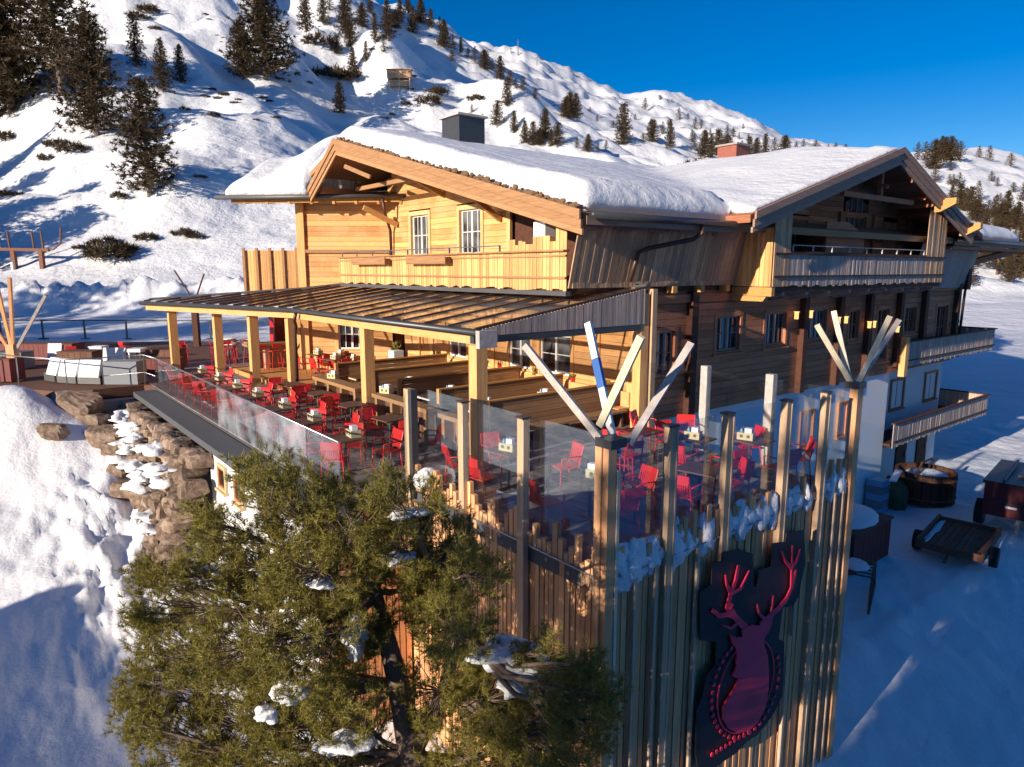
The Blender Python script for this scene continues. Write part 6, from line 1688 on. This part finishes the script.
SM = [(413,34,20,'a'),(421,24,18,'a'),(431,28,14,'a'),(350,48,20,'a'),(384,54,12,'a'),(400,22,16,'a'),(408,14,14,'a'),(370,14,14,'a'),(440,30,10,'a'),(395,30,14,'a'),(453,50,12,'a'),(362,28,18,'a'),(330,12,12,'a'),(452,62,9,'a'),
      (475,64,13,'a'),(485,70,15,'a'),(500,80,18,'a'),(510,86,12,'a'),(523,92,12,'a'),(468,58,8,'a'),(492,72,10,'a'),(472,114,8,'a'),(535,100,9,'a'),(516,90,9,'a'),
      (525,144,18,'b'),(533,146,19,'b'),(557,148,20,'b'),(566,118,16,'b'),(576,120,20,'b'),(588,152,14,'b'),(577,148,9,'b'),(663,135,10,'b'),(704,157,20,'b'),(718,160,23,'b'),(711,158,18,'b'),(726,158,17,'b'),(749,157,15,'b'),(756,157,14,'b'),(765,157,17,'b'),(774,156,13,'b'),(784,155,14,'b'),(540,146,14,'b'),(606,150,8,'b'),(643,142,7,'b'),(694,150,12,'b'),(741,157,12,'b'),(598,152,7,'b'),(551,147,14,'b'),
      (645,110,9,'c'),(679,120,9,'c'),(695,129,9,'c'),(701,129,7,'c'),(692,142,9,'c'),(727,136,8,'c'),(733,137,7,'c'),(743,129,4,'c'),(597,122,6,'c'),(613,128,6,'c'),(590,112,4,'c'),(617,119,4,'c'),(668,126,5,'c'),(739,139,5,'c'),(655,128,6,'c'),(660,100,4,'c'),(672,103,3,'c'),(688,118,4,'c'),(710,135,5,'c'),(748,141,5,'c'),(635,120,5,'c'),
      (803,150,8,'b'),(815,153,9,'b'),(835,154,8,'b'),(845,154,7,'b'),(828,154,7,'b'),(796,152,8,'b'),
      (917,160,12,'d'),(925,161,13,'d'),(934,170,20,'d'),(941,159,15,'d'),(950,162,17,'d'),(959,161,13,'d'),(955,158,12,'d'),(945,158,14,'d'),(950,171,7,'d'),(979,158,8,'d'),(989,161,10,'d'),(1010,167,9,'d'),(953,186,8,'d'),(959,189,11,'d'),(949,186,8,'d'),(935,183,12,'d'),(978,199,12,'d'),(991,182,7,'d'),(997,186,6,'d'),(1013,193,7,'d'),(1022,202,13,'d'),(1000,202,6,'d'),
      (959,209,17,'d'),(951,206,14,'d'),(970,215,19,'d'),(979,214,13,'d'),(994,218,15,'d'),(1005,225,22,'d'),(1017,228,17,'d'),(987,220,13,'d'),(964,212,16,'d'),(1000,226,15,'d'),(975,222,15,'d'),(1012,230,15,'d'),(985,230,14,'d'),(1022,238,16,'d'),(996,236,14,'d'),(967,288,22,'d'),(1008,282,18,'d'),(982,262,18,'d')]
def zone(px, py, g):
    if g == 'a': return ('above the stilted hut near the top edge' if px < 407 else 'in the dark tree line on the shaded ridge' if px < 455 else 'on the shaded flank below the ridge') if not 325 < px < 360 or py > 30 else 'among the trees at the top edge'
    if g == 'b': return 'just behind the roof snow, between the two chimneys' if px < 650 else ('close beside the brick chimney' if px < 792 else 'on the horizon left of the right gable')
    if g == 'c': return 'on the lower bright mountain flank' if py > 117 else 'high on the bright mountain flank'
    if py < 175: return 'along the crest of the right hill'
    if py < 204: return 'on the open slope of the right hill'
    if py < 245: return 'in the dense belt low on the right hill'
    return 'in the snow just right of the lodge'
Z = {}
for t_ in SM: Z.setdefault(zone(t_[0], t_[1], t_[3]), []).append(t_)
n_ = 0
for z_, L_ in Z.items():
    L_.sort()
    for i, (px, py, h, g) in enumerate(L_):
        if i < len(ORD): lab = f'{ORD[i]} small pine from the left {z_}'
        else: lab = f'small pine in the right part {z_}'
        px_tree(px, py, h * 1.12, n_, lab, GRP[g][1], wide=1.25); n_ += 1
# unseen pines added behind the lodge to throw shade over the far yard
for i, (u, v, h) in enumerate([(36, 12, 7), (38, 17, 7.5), (35, 22, 8), (41, 26, 11), (44, 20, 11.5), (46, 24, 12), (48, 29, 12), (50, 20, 12), (52, 25, 12), (55, 31, 12.5), (47, 34, 12), (58, 24, 12)]):
    p = W(u, v); tree_at((p.x, p.y, H(p.x, p.y) - .2), h, i % 6, f'{ORD[i]} of the pines hidden behind the lodge', 'pines behind the lodge', wide=1.4)
# pines outside the left edge whose shade lies across the slope
for i, (x, y, h) in enumerate([(-66, 62, 15), (-72, 66, 16), (-62, 68, 13), (-78, 60, 17), (-84, 70, 16), (-90, 78, 18), (-70, 76, 14), (-95, 92, 18), (-88, 100, 16), (-100, 84, 18), (-54, 17, 16), (-50, 20, 15), (-48, 13.5, 15), (-60, 21, 17), (-57, 15, 16), (-52, 11.5, 15), (-64, 26, 16)]):
    tree_at((x, y, H(x, y) - .2), h, i % 6, f'{ORD[i]} tall pine beyond the left edge of the picture', 'pines outside the left edge', wide=1.3)
for i, (u, v, h) in enumerate([(-15, -9.5, 15), (-20, -10, 17), (-21, -15, 18), (-17, -14, 16), (-25, -9, 18), (-24, -5.2, 15), (-28, -5.6, 17), (-21, -4.9, 14.5)]):  # unseen pines added behind the viewpoint to dapple yard and tower with shade
    p = W(u, v); tree_at((p.x, p.y, H(p.x, p.y) - .2), h, [2, 5, 0, 4][i % 4] if i < 5 else 3, f'{ORD[i]} tall pine standing behind the viewpoint', 'pines behind the viewpoint', wide=1.35 if i < 5 else .95)
# dwarf pine scrub
def scrub(idx):
    rs = np.random.RandomState(500 + idx); n = 70
    a = rs.rand(n) * 6.28; r = np.sqrt(rs.rand(n)) * 1.0
    C = np.stack([np.cos(a) * r, np.sin(a) * r * .8, .1 + .5 * rs.rand(n) * (1 - r * .6)], 1)
    Dd = np.stack([np.cos(a) * .5, np.sin(a) * .5, np.ones(n)], 1); Dd /= np.linalg.norm(Dd, axis=1)[:, None]
    co, tr = needles(C, Dd, rs.uniform(.28, .45, n), 9, .10, 1.2, .6, idx)
    return np_mesh('dwarf_pine', co, tr, M['fartree'])
SCR = [scrub(i) for i in range(3)]
SB = [(112,258,24,'big dark dwarf pine bush above the snow bank'),(124,252,16,'dwarf pine bush joined to the big one at its right'),(106,246,14,'dwarf pine bush just left above the big bush'),(83,249,8,'small round dark bush left of the big bush'),(146,240,12,'dark scrub patch right above the big bush'),(185,236,12,'scrub patch half buried in snow near the lodge'),(196,238,9,'smaller scrub patch beside the one near the lodge'),
      (58,147,12,'scrub left of the lone tiered pine'),(74,152,13,'scrub at the left foot of the leaning pine'),(48,160,9,'low scrub at the foot of the left trees'),(8,140,12,'scrub at the left edge under the tall pine'),(120,198,9,'tiny bush left of the lone tiered pine'),(10,196,9,'bush at the far left below the trees'),(224,95,5,'tiny shrub left of the broad cone-shaped pine'),
      (150,14,12,'scrub patch at the top of the left slope'),(140,20,10,'second scrub patch at the top of the left slope'),(155,30,6,'little shrub on the upper left slope'),(333,80,20,'scrub patch left of the stilted hut'),(346,78,14,'scrub joined to the patch left of the stilted hut'),(427,104,14,'scrub right below the stilted hut'),(437,95,13,'scrub patch right of the stilted hut'),(318,45,16,'scrub under three pines near the top edge'),(405,105,6,'tiny shrub below the stilted hut'),
      (185,110,5,'tiny shrub right of the small pines'),(205,97,4,'tiny shrub on the bright drift'),(270,102,4,'tiny shrub below the broad cone-shaped pine'),(476,100,9,'scrub on the shaded flank'),(200,178,6,'small scrub by the snow-capped stone')]
for i, (px, py, w_, lab) in enumerate(SB):
    p = at_px(px, py); dist = math.hypot(p.x, p.y); s = w_ / 686. * dist
    o = bpy.data.objects.new('dwarf_pine', SCR[i % 3]); COL.objects.link(o); o.location = (p.x, p.y, p.z - .05 * s); o.scale = (s, s, s * .9); o.rotation_euler = (0, 0, random.uniform(0, 6))
    props(o, lab, 'bush')
rs = np.random.RandomState(77); k = 0
for i in range(95):
    px = rs.uniform(200, 640); py = rs.uniform(8, 125)
    if py < (px - 380) * .42 + 10 if px > 380 else False: continue
    p = at_px(px, py)
    if p.y > 480 or p.y < 105: continue
    s = rs.uniform(.5, 1.3)
    o = bpy.data.objects.new('dwarf_pine', SCR[i % 3]); COL.objects.link(o); o.location = (p.x, p.y, p.z - .05); o.scale = (s, s, s * .7); o.rotation_euler = (0, 0, rs.uniform(0, 6))
    props(o, 'tiny dark tuft of scrub poking through the snow of the upper slope', 'bush', 'scrub tufts scattered over the upper slope')

# ------------------------------------------------------------------ the big foreground pine
def big_pine():
    rs = np.random.RandomState(21)
    base = Vector((-1.25, 8.15, H(-1.25, 8.15) - .2))
    t = thing('foreground_pine', 'big bushy sunlit stone pine in front of the slatted tower, snow caught in its branches', 'tree', tuple(base), world=True)
    BL = [(268,478,34),(300,505,48),(352,520,50),(402,505,42),(398,548,50),(448,540,40),(470,575,38),(215,565,42),(260,560,60),(318,572,62),(160,600,38),(185,650,60),(150,685,36),(245,640,70),(305,640,70),(350,622,52),(430,605,40),
          (455,625,48),(240,715,70),(180,745,55),(310,725,68),(352,712,50),(440,690,55),(490,700,50),(490,755,60),(545,735,60),(585,722,40),(600,695,24),(560,690,36),(530,775,60),(430,790,40),(350,785,60),(260,785,60),(140,725,28),(480,650,34),(430,575,40),
          (540,655,28),(580,665,22),(205,520,22),(150,575,16)]
    tx, ty = base.x, base.y
    C = []; Dd = []; S = []; wd = MB(); SN = []
    ztop = .9
    trunk = [(tx, ty, base.z), (tx + .05, ty, -3.5), (tx - .05, ty - .15, -2), (tx - .2, ty - .15, -1.0), (tx - .55, ty + .3, .0), (tx - .9, ty + .3, .7)]
    wd.tube(trunk, [.24, .21, .18, .14, .09, .04], 10)
    tr_ = [Vector(p) for p in trunk]
    trunk2 = [trunk[2], (tx + .4, ty - .1, -1.1), (tx + .55, ty - .2, -.3), (tx + .4, ty - .1, .55)]
    wd.tube(trunk2, [.13, .10, .07, .03], 8)
    tr2 = [Vector(p) for p in trunk2]
    for bi, (px, py, r) in enumerate(BL):
        for layer in range(2):
            dep = 7.9 + rs.uniform(-.6, .5) + (.55 if layer else -.25) - .25 * max(0, (py - 600) / 170) - (.35 if px > 520 else 0) - max(0, (px - 540) / 160) + (.45 if 365 < px < 445 and py > 590 else 0)
            d = Vector(((px - 512) / 686.0, CT - ST * (py - 383.5) / 686.0, -ST - CT * (py - 383.5) / 686.0))
            c = Vector((0, 0, CAMZ)) + d * (dep / d.y)
            rm = r / 686.0 * dep * 1.02
            # limb from the trunk
            src = min(tr_ + tr2, key=lambda q: (q - c).length + max(0, q.z - c.z) * 1.5)
            mid = src.lerp(c, .5) + Vector((0, 0, -.12 * (c - src).length))
            lim = [src, src.lerp(mid, .6) + Vector((rs.uniform(-.05, .05), 0, 0)), mid, mid.lerp(c, .6) + Vector((0, 0, .03)), c]
            wd.tube(lim, [.045, .038, .030, .022, .010], 6, cap=False)
            nt = int(60 + 300 * (rm / .6) ** 2)
            out = (c - Vector((tx, ty, c.z - .9))); out = out.normalized() if out.length > .1 else Vector((0, 0, 1))
            nb = max(8, nt // 13)
            for b_ in range(nb):
                q = rs.normal(size=3); q /= np.linalg.norm(q); q = q * np.array([1, .9, .85]) * rm * rs.uniform(.45, 1.0) ** .6
                e = np.array(c) + q
                dr = q / (np.linalg.norm(q) + 1e-6) * .55 + np.array(out) * .35 + np.array([0, -.12, .75]); dr /= np.linalg.norm(dr)
                s0 = lim[2].lerp(c, rs.uniform(.1, 1.0)); wd.tube([s0, s0.lerp(Vector(e), .55) - Vector((0, 0, .05)), Vector(e)], [.008, .006, .003], 4, cap=False)
                m = rs.randint(9, 17)
                for j in range(m):
                    o_ = rs.normal(size=3) * .05; p = e + o_ + dr * rs.uniform(-.16, .10)
                    dd = dr + o_ * 4.5 + rs.normal(size=3) * .22 + np.array([0, 0, .25]); dd /= np.linalg.norm(dd)
                    C.append(p); Dd.append(dd); S.append(rs.uniform(.07, .105))
            if rs.rand() < .35 and layer == 0: SN.append((c, rm))
    C = np.array(C); Dd = np.array(Dd); S = np.array(S)
    co, tr = needles(C, Dd, S, 24, .040, .95, .8, 5)
    co = co - np.array(base)
    me = np_mesh('foliage', co, tr, M['needles']); o = bpy.data.objects.new('foliage', me); COL.objects.link(o); o.parent = t
    wd.v = [(a - base.x, b - base.y, c - base.z) for a, b, c in wd.v]
    part('trunk', wd, M['bark'], t, smooth=True)
    return t, base, SN
pine, PB, SN = big_pine()
def ray_pt(px, py, dep):
    d = Vector(((px - 512) / 686.0, CT - ST * (py - 383.5) / 686.0, -ST - CT * (py - 383.5) / 686.0)); return Vector((0, 0, CAMZ)) + d * (dep / d.y)
for i, (px, py, dep, rr, lab) in enumerate([(512, 655, 7.6, (.36, .3, .20), 'large blue-white cushion of snow resting on the right branches of the foreground pine'), (517, 684, 7.5, (.17, .16, .20), 'tongue of sunlit snow hanging below the large snow cushion'), (290, 692, 7.0, (.16, .15, .12), 'snow clump in the lower left branches of the foreground pine'), (268, 714, 7.0, (.12, .12, .09), 'smaller snow clump beside the one in the lower left branches'),
                                        (355, 640, 7.8, (.12, .2, .3), 'snow seen deep inside the crown near the trunk'), (345, 745, 7.2, (.25, .2, .10), 'snow patch at the bottom of the crown'), (385, 560, 8.2, (.10, .10, .06), 'little snow clump in the upper middle of the crown')]):
    p = ray_pt(px, py, dep); mb = MB(); mb.blob((0, 0, 0), (rr[0] * 1.1, rr[1], rr[2] * .8), 60 + i, 14, .75)
    single('snow_clump', mb, M['snow_soft'], lab, 'snow', tuple(p), world=True, smooth=True)
for i, (c, rm) in enumerate(SN[:6]):
    mb = MB()
    for k in range(3): mb.blob((random.uniform(-.2, .2) * rm, random.uniform(-.1, .1), random.uniform(-.1, .05)), (random.uniform(.08, .18), random.uniform(.06, .14), random.uniform(.02, .04)), 90 + i * 3 + k, 9, .9)
    single('snow_clump', mb, M['snow_soft'], f'{ORD[i]} of the small snow scraps lying inside the crown of the foreground pine', 'snow', (c.x, c.y + .1, c.z - rm * .25), world=True, smooth=True, group='snow scraps in the foreground pine')
# lifts and masts on the far summit
for i, (px, py, h) in enumerate([(518, 52, 14), (511, 53, 8), (537, 63, 9)]):
    p = at_px(px, py + 3); mb = MB(); h = h / 686. * p.y; q = p.y / 1000.; mb.tube([(0, 0, -2), (0, 0, h)], [.8 * q, .3 * q], 6); mb.beam((-2.5 * q, 0, h * .8), (2.5 * q, 0, h * .8), .5 * q, .5 * q)
    single('summit_mast', mb, M['sheet'], ['tallest thin mast on the sunlit summit', 'short mast left of the tallest one on the summit', 'mast on the shoulder right of the summit'][i], 'mast', tuple(p), world=True)
